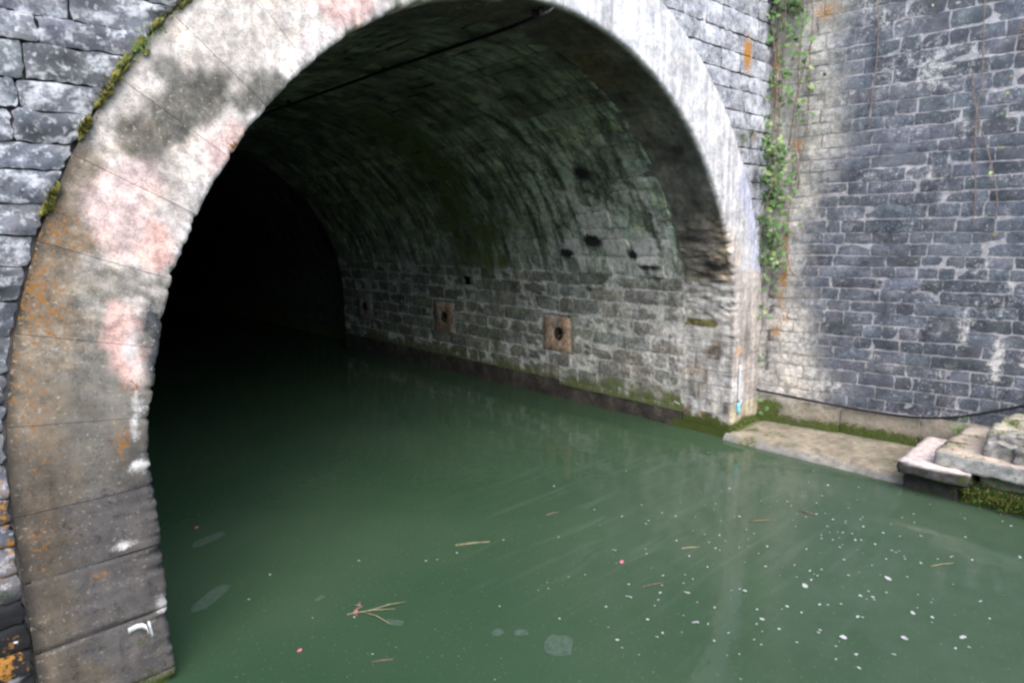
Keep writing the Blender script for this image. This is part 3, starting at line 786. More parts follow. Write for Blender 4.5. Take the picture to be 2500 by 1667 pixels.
# ================================================================== WING WALL
wing = empty('wing_wall', (3.9, -1.4, 0), 'dark coursed gritstone wing wall with pale mortar joints beside the tunnel portal', 'wall')
A0 = R(9.5); DW = np.array([math.sin(A0), -math.cos(A0)]); NW = np.array([-math.cos(A0), -math.sin(A0)])   # along the wall, and out of it
FR = .16      # concave corner: wall curves into the portal face
def wing_xy(u, n):
    u = np.asarray(u, float); n = np.asarray(n, float)
    P0 = np.array([3.66, .045])
    # straight part
    x = P0[0] + DW[0] * u + NW[0] * n; y = P0[1] + DW[1] * u + NW[1] * n
    # corner part: ease towards the canal near u=0 so the two faces meet in a hollow
    e = np.clip(1 - u / FR, 0, 1.3) ** 2 * .07
    return x - e, y
def Swing(u, v, n):
    x, y = wing_xy(u, n); return np.stack([x, y, v], 1)
def wing_u(P): return (P[:, 0] - 3.66) * DW[0] + (P[:, 1] - .045) * DW[1]
def paint_wing(P, base, mort=False):
    u = wing_u(P); z = P[:, 2]
    n = fbm(P, 3, 71, 3) - .5; n2 = fbm(P, 11, 72, 3) - .5
    T = np.tile(base, (len(P), 1)) * (1 + n * .5 + n2 * .6)[:, None]
    edge = .52 + .16 * np.sin(z * 2.1 + .6) + .28 * sstep(3.9, 4.7, z) + n * .28
    tan_ = sstep(edge + .26, edge - .24, u + n2 * .35)
    hi = sstep(1.8, 3.0, z)
    tc = np.array([.50, .455, .39])[None] * (1 - hi[:, None]) + np.array([.36, .335, .285])[None] * hi[:, None]
    T = T * (1 - tan_[:, None] * .92) + tc * (1 + n2 * .7)[:, None] * tan_[:, None] * .92
    if mort: T = T * (1 - .42 * tan_ * sstep(.15, .3, u))[:, None]
    strip = sstep(.27, .17, u + n * .12) * sstep(2.6, 1.9, z)
    T = T * (1 - strip[:, None] * .85) + np.array([.24, .22, .195])[None] * (1 + n2 * 1.2)[:, None] * strip[:, None] * .85
    T = lay(T, np.exp(-((u - .10 - n * .08) / .022) ** 2) * sstep(2.0, 1.6, z) * sstep(.6, .8, z) + n2 * .4, (.05, .045, .04), .4, .7)
    T = lay(T, sstep(.42, .36, z + n * .05) * 1.0, (.23, .20, .15), .3, .7) if not mort else T
    S = np.zeros((len(P), 4))
    L = lambda uc, zc, ru, rz: np.exp(-((u - uc) / ru) ** 2 - ((z - zc) / rz) ** 2)
    S[:, 0] = np.maximum.reduce([.62 * L(2.0, 1.38, .055, .26), .66 * L(2.28, 1.05, .07, .36), .5 * L(1.93, .95, .03, .12), .5 * L(1.2, 1.0, .10, .06), .46 * L(.75, .62, .35, .12), .36 * L(1.55, 4.0, .6, .4) + .8 * n2 * L(1.5, 3.9, .8, .8), np.clip(.10 + 1.0 * (fbm(P, 4.5, 79, 3) - .5) + n2 * .4, 0, .36)])
    S[:, 2] = np.maximum.reduce([.72 * L(.22, 1.9, .05, .7), .62 * L(.16, 1.2, .07, .12), .55 * L(.28, 1.35, .07, .06), .6 * L(.28, 3.3, .10, .08), .55 * L(.5, 4.65, .15, .15), .75 * L(.02, 4.0, .05, .5), .45 * L(2.25, 4.1, .1, .2)])
    S[:, 1] = np.maximum.reduce([.72 * sstep(.30, .13, z + n * .22 + n2 * .1), .9 * L(.15, .27, .18, .16), .35 * L(.6, 4.5, .4, .3), .45 * L(1.35, .66, .12, .05), .4 * sstep(4.0, 4.7, z) * sstep(.9, 1.5, u)])
    S[:, 3] = np.where(mort, 0, np.clip(.22 + n * .8, 0, .5)) * (1 - tan_)
    S[:, 3] = np.maximum(S[:, 3], .75 * sstep(.24, .10, z + n2 * .12))
    return T, S
rng = np.random.default_rng(33)
zs = [.40]
while zs[-1] < 5.9: zs.append(zs[-1] + (rng.uniform(.115, .150) if zs[-1] < 3.6 else rng.uniform(.135, .185)))
cand = []
for a, b_ in zip(zs[:-1], zs[1:]):
    u = -.02 - rng.uniform(0, .15); first = True
    while u < 4.2:
        L = rng.choice([rng.uniform(.15, .24), rng.uniform(.26, .40), rng.uniform(.40, .58)], p=[.40, .43, .17]); e = u + L
        u0 = max(u, -.02)
        if e - u0 < .07: e = u0 + .1
        base = np.array([.090, .097, .109]) * rng.uniform(.75, 1.3) * np.array([rng.uniform(.95, 1.06), 1, rng.uniform(.97, 1.06)])
        jit = rng.uniform(-.006, .006)
        g = .0066
        V, F = stone(Swing, u0 + g, e - g, a + g + jit * .4, b_ - g + jit * .4, rng.uniform(.011, .018), .05, 5, 3, .0095, int(rng.integers(1e6)), .004, .0055, 12)
        if (a + b_) / 2 > 1.95 and (a + b_) / 2 < 2.02 and False: pass
        T, S = paint_wing(V, base)
        vis = (u0 < 2.62 and b_ < 5.05 and a > .38)
        cand.append((vis, abs(u0 - 1.2), V, F, T, S)); u = e
vis = sorted([c for c in cand if c[0]], key=lambda c: c[1])
rest = [c for c in cand if not c[0]] + vis[297:]
for c in vis[:297]: mk('wall_stone', c[2], c[3], M['wing'], wing, True, c[4], c[5])
sp = Soup()
for c in rest: sp.add(c[2], c[3], c[4], c[5])
sp.build('wall_stones', M['wing'], wing, True, kind='stuff')
sp = Soup()
uu = np.linspace(-.05, 4.3, 90); vv = np.linspace(-.4, 6.2, 110)
U, Vv = np.meshgrid(uu, vv); V = Swing(U.ravel(), Vv.ravel(), .002 + .009 * fbm(Swing(U.ravel(), Vv.ravel(), 0 * U.ravel()), 6, 3, 2)); n = len(uu)
F = [(j * n + i, j * n + i + 1, (j + 1) * n + i + 1, (j + 1) * n + i)[::-1] for j in range(len(vv) - 1) for i in range(n - 1)]
T, S = paint_wing(V, np.array([.285, .27, .27]), True); sp.add(V, F, T, S)
Vb = Swing(U.ravel(), Vv.ravel(), -.5 + 0 * U.ravel()); sp.add(Vb, [f[::-1] for f in F], np.full((len(Vb), 3), .2))
sp.build('mortar_core', M['mortar'], wing, True)
# rough footing under the wall, tan above and mossy at the bottom
u = .0; rng = np.random.default_rng(4)
while u < 3.9:
    e = u + rng.uniform(.5, .95)
    V, F = stone(Swing, u + .003, e - .003, -.3, .385 + rng.uniform(-.01, .02), .055, .05, 8, 9, .022, int(rng.integers(1e6)), .016, .005, 6)
    T, S = paint_wing(V, np.array([.27, .235, .18]) * rng.uniform(.85, 1.15))
    mk('footing_stone', V, F, M['slab'], wing, True, T, S); u = e

# ================================================================== LEDGE AND STEPS
def ledge_mesh():
    ny, nx = 26, 12; V = []; T = []
    for j in range(ny + 1):
        y = .06 - 1.98 * j / ny
        xb = 3.66 + .167 * max(-y, 0) + .02; xf = 2.835 + .03 * y
        for i in range(nx + 1):
            t = i / nx; x = xf + (xb - xf) * t
            z = .045 + .035 * sstep(0, .18, t) + .02 * t - .02 * j / ny
            V.append((x, y, float(z)))
    V = np.array(V); nz = fbm(V, 5, 12, 4) - .5; V[:, 2] += nz * .035
    tt = np.tile(np.arange(nx + 1) / nx, ny + 1)
    V[:, 2] -= .075 * sstep(.12, 0, tt + nz * .25); V[tt == 0, 2] -= .02
    w = nx + 1; F = [(j * w + i, j * w + i + 1, (j + 1) * w + i + 1, (j + 1) * w + i)[::-1] for j in range(ny) for i in range(nx)]
    n0 = len(V); fr = [j * w for j in range(ny + 1)]; B = V[fr].copy(); B[:, 0] += .05; B[:, 2] = -.6
    e0 = list(range(w)); 
    V = np.vstack([V, B]); F += [(fr[j], n0 + j, n0 + j + 1, fr[j + 1])[::-1] for j in range(ny)]
    n = fbm(V, 4, 91, 4) - .5; n2 = fbm(V, 15, 92, 3) - .5
    T = np.tile(np.array([.235, .20, .145]), (len(V), 1)) * (1 + n * .9 + n2 * .7)[:, None]
    t2 = np.concatenate([tt, np.zeros(len(B))])
    T = lay(T, sstep(.22, .05, t2 + n * .25), (.20, .19, .165), .3, .7)
    T = lay(T, sstep(.80, .95, t2 + n * .2), (.16, .15, .10), .3, .7)
    S = np.zeros((len(V), 4)); S[:, 1] = .5 * sstep(.88, 1, t2 + n * .1) + np.clip(n * 2.0 + .08, 0, .5); S[:, 3] = .8 * sstep(.03, -.03, V[:, 2]) + np.clip(-n * 1.2, 0, .45)
    return V, F, T, S
V, F, T, S = ledge_mesh()
o = mk('stone_ledge', V, F, M['slab'], None, True, T, S); tag(o, 'low wet tan stone ledge at the foot of the wing wall', 'ledge')

steps = empty('stone_steps', (3.1, -2.4, 0), 'worn mossy stone steps rising out of the canal below the wing wall', 'steps')
def block(name, lo, hi, n, amp, rnd, col, seed, moss_top=0.0, moss_side=0.0, dark=0.0, mat='slab', label=None, topcol=None, sc=5):
    V, F = box_grid(lo, hi, *[2 * q for q in n], 0, 0, 0, min(rnd, .010))
    V = V + np.stack([fbm(V + 7.3 * k, sc * 1.6, seed + k, 4) - .5 for k in range(3)], 1) * 2.6 * amp + np.stack([fbm(V + 3.3 * k, 22, seed + k, 2) - .5 for k in range(3)], 1) * .026
    c_ = (np.array(lo) + np.array(hi)) / 2; q_ = np.random.default_rng(seed); rz_, rx_ = q_.normal(0, R(2.2)), q_.normal(0, R(1.2))
    D_ = V - c_; D_ = np.stack([D_[:, 0] * math.cos(rz_) - D_[:, 1] * math.sin(rz_), D_[:, 0] * math.sin(rz_) + D_[:, 1] * math.cos(rz_), D_[:, 2] + rx_ * D_[:, 0]], 1); V = c_ + D_
    nz = fbm(V, 6, seed + 5, 3) - .5; n2 = fbm(V, 17, seed + 6, 3) - .5
    T = np.tile(np.array(col), (len(V), 1)) * (1 + nz * 1.2 + n2 * .9)[:, None]
    top = sstep(hi[2] - .035, hi[2] - .012, V[:, 2])
    if topcol: T = lay(T, top, topcol, .3, .7) * (1 + nz * .25)[:, None]
    S = np.zeros((len(V), 4)); S[:, 1] = np.clip(top * moss_top + (1 - top) * moss_side + (nz * 1.3 + n2 * .5) * (moss_top + moss_side > 0), 0, .9)
    S[:, 3] = np.clip((1 - top) * dark + nz * .4, 0, 1) ; S[:, 3] = np.maximum(S[:, 3], .8 * sstep(.06, -.02, V[:, 2]))
    return mk(name, V, F, M[mat], steps, True, T, S, label)
block('footing_stone', (2.80, -2.28, -.5), (3.75, -1.84, .175), (8, 12, 6), .03, .03, (.08, .075, .06), 5, 0, .30, .45, label='dark wet footing course under the lowest step')
block('footing_stone', (2.78, -4.4, -.5), (3.85, -2.285, .185), (8, 16, 6), .04, .03, (.10, .10, .06), 15, .5, .74, .1, label='footing course covered in bright moss')
block('step', (2.66, -2.35, .178), (3.62, -1.80, .305), (10, 7, 3), .010, .012, (.12, .11, .10), 25, .04, .2, .55, topcol=(.56, .46, .42))
block('step', (2.70, -2.95, .308), (3.70, -2.09, .455), (11, 10, 3), .012, .014, (.32, .31, .28), 35, .34, .14, .10, topcol=(.42, .34, .27))
block('step', (2.79, -3.15, .188), (3.1, -2.40, .300), (5, 8, 3), .014, .016, (.22, .21, .15), 36, .3, .35, .1, label='yellowish block wedged under the second step')
block('step', (2.98, -3.0, .458), (3.78, -2.40, .63), (10, 8, 4), .030, .03, (.28, .265, .24), 45, .30, .22, .05, topcol=(.40, .36, .27))
block('step', (3.02, -3.5, .632), (3.82, -2.76, .80), (9, 8, 4), .028, .03, (.27, .26, .23), 55, .55, .15, .05, topcol=(.36, .36, .22))
rr = np.random.default_rng(9)
for k, (x, y, z, sx, sy, sz) in enumerate([(2.93, -2.52, .50, .12, .11, .07), (2.90, -2.74, .50, .13, .12, .07), (3.0, -2.62, .58, .10, .12, .06), (2.86, -2.92, .42, .10, .16, .09), (2.92, -3.1, .55, .12, .15, .10), (2.86, -3.12, .36, .10, .14, .09), (2.98, -2.9, .66, .09, .12, .07), (2.78, -3.05, .25, .07, .12, .06)]):
    block('rubble_stone', (x - sx, y - sy, z - sz), (x + sx, y + sy, z + sz), (5, 5, 4), .035, .04, tuple(np.array([.30, .28, .25]) * rr.uniform(.6, 1.15)), 60 + k * 9, .35, .28 if k % 2 else .1, .15, sc=9)

# ================================================================== CABLES, FITTINGS
def wing_pt(u, z, n):
    x, y = wing_xy(np.array([u]), np.array([n])); return (float(x[0]), float(y[0]), z)
cpts = [(3.50, -.03, .50)] + [wing_pt(u, z, .075) for u, z in ((.04, .475), (.36, .445), (.82, .413), (1.24, .398), (1.62, .402), (1.94, .45), (2.17, .525), (2.36, .60), (2.7, .74), (3.2, .95))]
def smooth_pts(p, n=4):
    p = [np.array(q, float) for q in p]; out = []
    for i in range(len(p) - 1):
        a = p[max(i - 1, 0)]; b = p[i]; c = p[i + 1]; d = p[min(i + 2, len(p) - 1)]
        for k in range(n):
            t = k / n; out.append(.5 * ((2 * b) + (-a + c) * t + (2 * a - 5 * b + 4 * c - d) * t * t + (-a + 3 * b - 3 * c + d) * t ** 3))
    out.append(p[-1]); return [tuple(q) for q in out]
V, F = tube(smooth_pts(cpts), .013, 8)
tag(mk('cable', V, F, M['cable']), 'black cable sagging along the foot of the wing wall', 'cable')
V, F = tube([(.03, .05, ZS + RI - .05), (.03, .5, ZS + RI - .06), (.02, 2.2, ZS + RI - .045), (.0, 5, ZS + RI - .05), (.0, 9, ZS + RI - .05)], .017, 7)
crown = empty('overhead_cable', (0, .1, ZS + RI), 'thin black cable fixed along the crown of the tunnel vault', 'cable')
mk('conductor', V, F, M['cable'], crown)
for y in (.12, .19, 2.4, 4.7, 7.0):
    V, F = box_grid((.005, y - .012, ZS + RI - .07), (.05, y + .012, ZS + RI + .02), 2, 2, 2, .004, 20, 3); mk('clip', V, F, M['iron'], crown)
V, F = tube([(.06, .13, ZS + RI - .05), (.10, .02, ZS + RI + .02), (.14, -.02, ZS + RI + .22)], .008, 6); mk('lead', V, F, M['white'], crown)

mp = empty('depth_marker', (3.06, -.02, .2), 'narrow white marker strip with pale blue tip on the right arch pier', 'marker')
V, F = box_grid((3.045, -.034, .42), (3.075, -.004, .86), 2, 1, 8, .002, 9, 3, .004); mk('strip', V, F, M['white'], mp)
V, F = box_grid((3.043, -.036, .29), (3.077, -.004, .418), 2, 1, 3, .002, 9, 4, .004); mk('tip', V, F, M['cyan'], mp)
V, F = box_grid((3.08, -.020, .36), (3.15, -.004, .44), 2, 1, 2, .004, 9, 4, .004); mk('plate', V, F, M['white'], mp)

br = empty('metal_bracket', (-3.08, -.02, .35), 'bent white metal bracket fixed to the lower left of the arch ring', 'bracket')
def ribbon(path, w, t, wd=(0, 0, 1)):
    V = []; F = []; wd = np.array(wd, float)
    for i, q in enumerate(path):
        q = np.array(q, float); d = np.array(path[min(i + 1, len(path) - 1)], float) - np.array(path[max(i - 1, 0)], float); d /= np.linalg.norm(d)
        nn = np.cross(d, wd); nn /= np.linalg.norm(nn)
        for a, b in ((-1, -1), (1, -1), (1, 1), (-1, 1)): V.append(q + wd * w / 2 * a + nn * t / 2 * b)
    for i in range(len(path) - 1):
        for k in range(4): F.append((i * 4 + k, i * 4 + (k + 1) % 4, (i + 1) * 4 + (k + 1) % 4, (i + 1) * 4 + k))
    F += [(3, 2, 1, 0), tuple(len(V) - 4 + k for k in range(4))]; return np.array(V), F
V, F = ribbon([(-3.155, -.006, .385), (-3.115, -.010, .395), (-3.09, -.025, .395), (-3.078, -.045, .39)], .028, .005, (0, .1, 1)); mk('flat_arm', V, F, M['white'], br)
V, F = ribbon([(-3.068, -.055, .425), (-3.062, -.052, .38), (-3.056, -.042, .34), (-3.05, -.03, .31)], .010, .010, (1, 0, .1)); mk('upright_bar', V, F, M['white'], br)
V, F = ribbon([(-3.082, -.048, .41), (-3.074, -.046, .37), (-3.066, -.036, .33)], .005, .008, (1, 0, .1)); mk('rib', V, F, M['white'], br)
V, F = ribbon([(-3.62, .03, .52), (-3.60, -.01, .535)], .008, .008, (0, 0, 1)); tag(mk('iron_nail', V, F, M['white']), 'small pale nail sticking out of the dark wall left of the arch ring', 'nail')

# ================================================================== PLANTS
def leaf_mesh(name, mat, lobes, seed):
    r = np.random.default_rng(seed)
    pts = [(0, 0, 0)]; n = 9
    for i in range(n):
        t = -math.pi * .92 + 2 * math.pi * .92 * i / (n - 1)
        rad = .5 * (1 + (.28 * math.cos(lobes * t) if lobes else 0)) * (1.0 - .25 * abs(t) / math.pi) + r.uniform(-.03, .03)
        x = math.sin(t) * rad * .85; y = .35 + math.cos(t) * rad
        pts.append((x, y, -.35 * abs(x) + .12 * y * y * r.uniform(.2, 1.5)))
    pts[0] = (0, .05, .03)
    F = [(0, i, i + 1) for i in range(1, n)]
    return mesh_data(name, pts, F, mat, True)
LM = [leaf_mesh('leaf', M['leaf'], 0, 1), leaf_mesh('leaf', M['leaf'], 3, 2), leaf_mesh('leaf', M['leaf_pale'], 0, 3), leaf_mesh('leaf', M['leaf_pale'], 3, 4), leaf_mesh('leaf', M['leaf_yellow'], 0, 5)]
def rand_leaf_matrix(p, size, face, r):
    """leaf blade roughly facing 'face', drooping"""
    f = (Vector(face) + Vector((r.normal(0, .45), r.normal(0, .45), r.normal(.25, .4)))).normalized()
    d = Vector((r.normal(0, .6), r.normal(0, .6), -1)).normalized(); d = (d - f * d.dot(f)).normalized()
    x = d.cross(f)
    m = Matrix((x, d, f)).transposed().to_4x4()
    return Matrix.Translation(Vector(p)) @ m @ Matrix.Scale(size, 4)
def put_leaves(root, items, limit):
    sp = Soup(); n = 0
    for (me, mat) in items:
        if n < limit:
            o = bpy.data.objects.new('leaf', me); COL.objects.link(o); o.parent = root
            o.matrix_local = Matrix.Translation(-Vector(root.location)) @ mat; n += 1
        else:
            V = np.array([tuple(mat @ v.co) for v in me.vertices]); sp.add(V, [tuple(p.vertices) for p in me.polygons])
    if sp.n: sp.build('foliage', M['leaf'], root, True, kind='stuff')

ivy = empty('climbing_plant', wing_pt(.05, .45, .1), 'leafy green creeper hanging down the corner between the arch and the wing wall', 'creeper')
r = np.random.default_rng(17)
stems = []
for k in range(11):
    u = r.uniform(-.04, .36); zt = 6.0; zb = r.choice([1.0, 1.7, 2.0, 2.3, 2.8], p=[.15, .2, .3, .2, .15]); pts = []; z = zt; uu_ = u; n_ = r.uniform(.06, .16)
    while z > zb:
        pts.append(wing_pt(max(uu_, -.06), z, max(n_, .05))); z -= .22; uu_ += r.normal(-.004, .022); n_ += r.normal(0, .012)
    stems.append(pts); V, F = tube(pts, [.0075 - .004 * i / len(pts) for i in range(len(pts))], 5); mk('stem', V, F, M['stem'], ivy)
for (a, b_, c) in (((.42, 4.45), (.30, 3.9), (.22, 3.3)), ((.3, 3.25), (.36, 2.9), (.30, 2.75)), ((.25, 2.2), (.33, 1.9), (.45, 1.85))):
    V, F = tube(smooth_pts([wing_pt(a[0], a[1], .10), wing_pt(b_[0], b_[1], .13), wing_pt(c[0], c[1], .09)]), .008, 5); mk('stem', V, F, M['stem'], ivy)
items = []
dens = [(4.9, .10, .18, 120, .0), (4.45, .16, .2, 60, .2), (4.0, .18, .2, 50, .3), (3.6, .10, .2, 26, .3), (3.25, .08, .09, 62, .7), (3.05, .10, .12, 52, .5), (2.75, .10, .10, 62, .5), (2.45, .10, .12, 58, .5), (2.2, .12, .10, 50, .4), (1.95, .10, .10, 30, .3), (1.6, .05, .08, 16, .3), (1.3, .06, .08, 8, .3), (.95, .06, .06, 8, .4), (.6, .06, .05, 5, .5), (.30, .16, .10, 7, .6)]
for (zc, uc, su, n, pale) in dens:
    for _ in range(int(n * (.95 if 2.3 < zc < 3.4 else .9 if zc > 1.9 else .45))):
        u = np.clip(r.normal(uc, su * .75), -.07, .55); z = r.normal(zc, .14); off = abs(r.normal(.11, .05)) + .03
        me = LM[int(r.integers(0, 2))] if r.random() > pale * .75 else LM[2 + int(r.integers(0, 2))]
        if r.random() < .008: me = LM[4]
        items.append((me, rand_leaf_matrix(wing_pt(u, z, off), r.uniform(.045, .088), (NW[0], NW[1] - .5, .45), r)))
order = r.permutation(len(items)); items = [items[i] for i in order]
items.sort(key=lambda it: it[1].translation.z > 4.95)
put_leaves(ivy, items, 298)

vine = empty('hanging_vine', wing_pt(1.95, 2.6, .05), 'bare reddish stems with a few yellow leaves hanging down the right of the wing wall', 'creeper')
for pts in ([(1.86, 5.6, .07), (1.89, 4.45, .06), (1.93, 3.73, .05), (1.91, 3.51, .05), (1.93, 3.1, .055), (1.97, 2.67, .04), (1.97, 2.4, .04)], [(1.84, 3.85, .05), (1.88, 3.6, .06), (1.93, 3.4, .05), (2.06, 3.0, .05), (2.14, 2.66, .045), (2.15, 2.45, .05)], [(.95, 5.6, .06), (1.0, 4.7, .05), (1.02, 4.0, .04), (.98, 3.4, .04)]):
    V, F = tube(smooth_pts([wing_pt(a, b_, c) for a, b_, c in pts]), .0055, 5); mk('stem', V, F, M['stem'], vine)
items = []
for (u, z) in ((2.16, 3.75), (2.18, 3.62), (2.1, 3.1), (2.08, 2.95), (2.04, 2.55), (2.12, 3.4), (2.3, 4.05), (2.28, 4.3), (1.95, 4.55), (1.98, 4.6), (1.9, 4.5), (2.0, 4.5), (1.5, 4.5), (2.24, 3.9), (2.14, 2.3), (2.02, 4.62), (1.88, 4.62)):
    me = LM[4] if (z < 4.45 and r.random() < .75) else LM[2]
    items.append((me, rand_leaf_matrix(wing_pt(u + r.normal(0, .03), z + r.normal(0, .03), .06), r.uniform(.028, .05), (NW[0], NW[1], .3), r)))
put_leaves(vine, items, 60)

def tuft(name, p, n, h, spread, mat, label, cat, group=None, normal=(0, -1, .3)):
    root = empty(name, p, label, cat, group); sp = Soup(); N = Vector(normal).normalized()
    for _ in range(n):
        b0 = Vector(p) + Vector((r.normal(0, spread), r.normal(0, .006), r.normal(0, spread * .6)))
        d = (N + Vector((r.normal(0, .6), r.normal(0, .4), r.normal(.3, .5)))).normalized(); L = h * r.uniform(.5, 1.2); w = .0035 * r.uniform(.7, 1.6)
        sd_ = d.cross(Vector((r.normal(), r.normal(), r.normal()))).normalized() * w
        m = b0 + d * L * .6; t = b0 + d * L + Vector((0, 0, -L * .25))
        sp.add(np.array([tuple(b0 - sd_), tuple(b0 + sd_), tuple(m + sd_ * .8), tuple(m - sd_ * .8), tuple(t)]), [(0, 1, 2, 3), (3, 2, 4)])
    sp.build('blades', mat, root, False, kind='stuff'); return root
# moss cushions along the upper left edge of the ring
def ax_(th): return np.array([math.cos(R(th)), 0, math.sin(R(th))])
def cushion(th, w, h, label, n=130):
    c = ring_pt(np.array([R(th) * RI]), np.array([RO - RI + .01]), np.array([-.01]))[0]
    root = empty('moss_clump', tuple(c), label, 'moss', 'moss along the outer edge of the arch ring')
    t = np.array([-math.sin(R(th)), 0, math.cos(R(th))]); sp = Soup()
    for q in range(7):
        e = r.uniform(.25, .75) * min(w, .07); cc = c + t * r.uniform(-w, w) + ax_(th) * r.normal(-.004, h * .5); hh = r.uniform(.004, .011)
        V, F = box_grid((-e, -.012, -hh), (e, .03, hh), 9, 2, 4, .014, 34, int(r.integers(900)), .012)
        sp.add(cc + V[:, :1] * t + V[:, 1:2] * np.array([0, 1, 0]) + V[:, 2:] * ax_(th), F)
    sp.build('cushion', M['moss'], root, True, kind='stuff'); sp = Soup(); ax = ax_(th)
    for _ in range(n):
        b0 = Vector(c + t * r.normal(0, w * .55) + ax * r.normal(0, h * .6) + np.array([0, -.015, 0])); d = Vector((r.normal(0, .5), -1, r.normal(.5, .5))).normalized(); L = r.uniform(.012, .035)
        sdv = d.cross(Vector((r.normal(), r.normal(), r.normal()))).normalized() * .004
        sp.add(np.array([tuple(b0 - sdv), tuple(b0 + sdv), tuple(b0 + d * L)]), [(0, 1, 2)])
    sp.build('sprigs', M['moss'] if r.random() < .6 else M['leaf_pale'], root, False, kind='stuff')
for th, w, h, lb in ((137.5, .16, .020, 'long yellow-green moss pad highest on the outer edge of the arch ring'), (142.5, .15, .030, 'thick olive moss clump on the upper left edge of the arch ring'), (146.8, .10, .026, 'dense dark green moss clump at mid height on the left ring edge'), (150.2, .05, .020, 'small bright moss sprig on the left ring edge'), (156.0, .06, .016, 'dark moss in the crack between left wall and arch ring'), (133.0, .14, .022, 'loose moss and dry stalks at the top of the left ring edge')):
    cushion(th, w, h, lb)
tuft('grass_tuft', (-3.56, .02, 1.98), 9, .09, .015, M['grass'], 'little green grass tuft growing from the joint left of the arch ring', 'grass')
tuft('grass_tuft', (3.58, -2.05, .40), 46, .12, .10, M['grass'], 'bright green grass tuft at the back of the steps against the wing wall', 'grass', None, (-.4, .1, 1))
tuft('grass_tuft', (-1.36, -.01, 3.90), 30, .06, .05, M['leaf'], 'dark weed hanging on the arch edge near the crown', 'weed')
tuft('grass_tuft', (2.88, .45, 1.83), 7, .09, .01, M['grass'], 'single green blades on the ledge of the right arch pier', 'grass', None, (-.8, -.5, .5))
tuft('grass_tuft', (3.15, .03, 3.42), 26, .06, .05, M['leaf'], 'small weed in the joints of the wall right of the arch', 'weed')

def moss_mat(p0, p1, n, h, spread, normal, label, mats=('moss', 'grass')):
    root = empty('moss_patch', p0, label, 'moss'); N = Vector(normal).normalized(); sps = [Soup(), Soup()]
    for _ in range(n):
        t = r.uniform(0, 1); b0 = Vector(p0).lerp(Vector(p1), t) + Vector((r.normal(0, spread[0]), r.normal(0, spread[1]), r.normal(0, spread[2])))
        d = (N + Vector((r.normal(0, .5), r.normal(0, .5), r.normal(.2, .4)))).normalized(); L = h * r.uniform(.4, 1.2)
        sd_ = d.cross(Vector((r.normal(), r.normal(), r.normal()))).normalized() * .006
        sps[int(r.random() < .3)].add(np.array([tuple(b0 - sd_), tuple(b0 + sd_), tuple(b0 + d * L + Vector((0, 0, -L * .4)))]), [(0, 1, 2)])
    sps[0].build('sprigs', M[mats[0]], root, False, kind='stuff'); sps[1].build('sprigs', M[mats[1]], root, False, kind='stuff')
moss_mat((2.76, -2.30, .13), (2.74, -3.1, .14), 900, .035, (.012, .05, .05), (-1, 0, .1), 'thick bright moss on the canal face of the footing below the steps')
moss_mat((3.70, -.06, .13), (3.90, -1.55, .10), 700, .03, (.012, .02, .035), (-1, -.2, .2), 'dark green moss strip along the foot of the wing wall behind the ledge')
moss_mat((2.98, -.03, .12), (3.56, -.03, .10), 320, .025, (.02, .006, .03), (-.2, -1, .2), 'bright green moss at the foot of the right arch pier')
moss_mat((2.95, -2.45, .60), (3.1, -2.85, .62), 160, .03, (.06, .06, .03), (-.3, 0, 1), 'yellow-green moss cushions among the rubble on the steps')

# ================================================================== THINGS AFLOAT
def petal_mesh(k):
    rr_ = np.random.default_rng(50 + k); n = 7; V = [(0, 0, .10)]
    for i in range(n):
        t = 2 * math.pi * i / n; q = rr_.uniform(.8, 1.1); V.append((math.cos(t) * .62 * q, math.sin(t) * .42 * q, .22 + rr_.uniform(-.12, .22)))
    return mesh_data('petal', V, [(0, i, i % n + 1) for i in range(1, n + 1)], M['petal'], True)
PM = [petal_mesh(k) for k in range(4)]
r = np.random.default_rng(77)
big = [(-.52, -1.21), (.56, -2.83), (-.45, -1.67), (.30, -2.60), (.05, -2.35), (.62, -2.55), (.1, -1.7), (-.2, -1.45), (.95, -2.3), (.45, -1.95)]
BIGL = ['bright white petal floating left of the pale reflection, nearest the two straw stalks', 'largest white petal of all, floating near the right edge of the water', 'white petal floating at the bottom, beside the pale drowned leaves', 'pair-leading white petal in the bottom right of the canal', 'large white petal floating in the bottom right, well away from the bank', 'large white petal just nearer than the biggest one', 'large white petal in the lower middle of the petal drift', 'large white petal at the left rim of the petal drift', 'large white petal in the thick of the drift towards the steps', 'large white petal at the centre of the petal drift']
cnt = 0; tries = 0
while cnt < 280 and tries < 6000:
    tries += 1
    if cnt < len(big): x, y = big[cnt]; s_ = r.uniform(.030, .044)
    else:
        x, y = r.uniform(-2.6, 2.7), r.uniform(-3.6, 1.7)
        dns = float(np.exp(-((x - .9) / 1.6) ** 2 - ((y + 1.9) / 1.3) ** 2)) + .10 * math.exp(-((x + .5) / 1.6) ** 2 - ((y + .6) / 1.2) ** 2)
        if r.random() > dns: continue
        s_ = r.uniform(.007, .020) * (1.25 if r.random() < .12 else 1)
    o = bpy.data.objects.new('petal', PM[int(r.integers(0, 4))]); COL.objects.link(o)
    o.location = (x, y, .001); o.rotation_euler = (r.normal(0, .12), r.normal(0, .12), r.uniform(0, 6.28)); o.scale = (s_, s_, s_ * .6)
    if cnt < len(big): tag(o, BIGL[cnt], 'petal', 'white petals scattered over the canal'); cnt += 1; continue
    tag(o, 'small white blossom petal floating on the green canal water', 'petal', 'white petals scattered over the canal'); cnt += 1
def pink(x, y, s_, label):
    me = PM[0].copy(); me.materials.clear(); me.materials.append(M['pink']); o = bpy.data.objects.new('petal', me); COL.objects.link(o)
    o.location = (x, y, .002); o.scale = (s_, s_, s_); tag(o, label, 'petal')
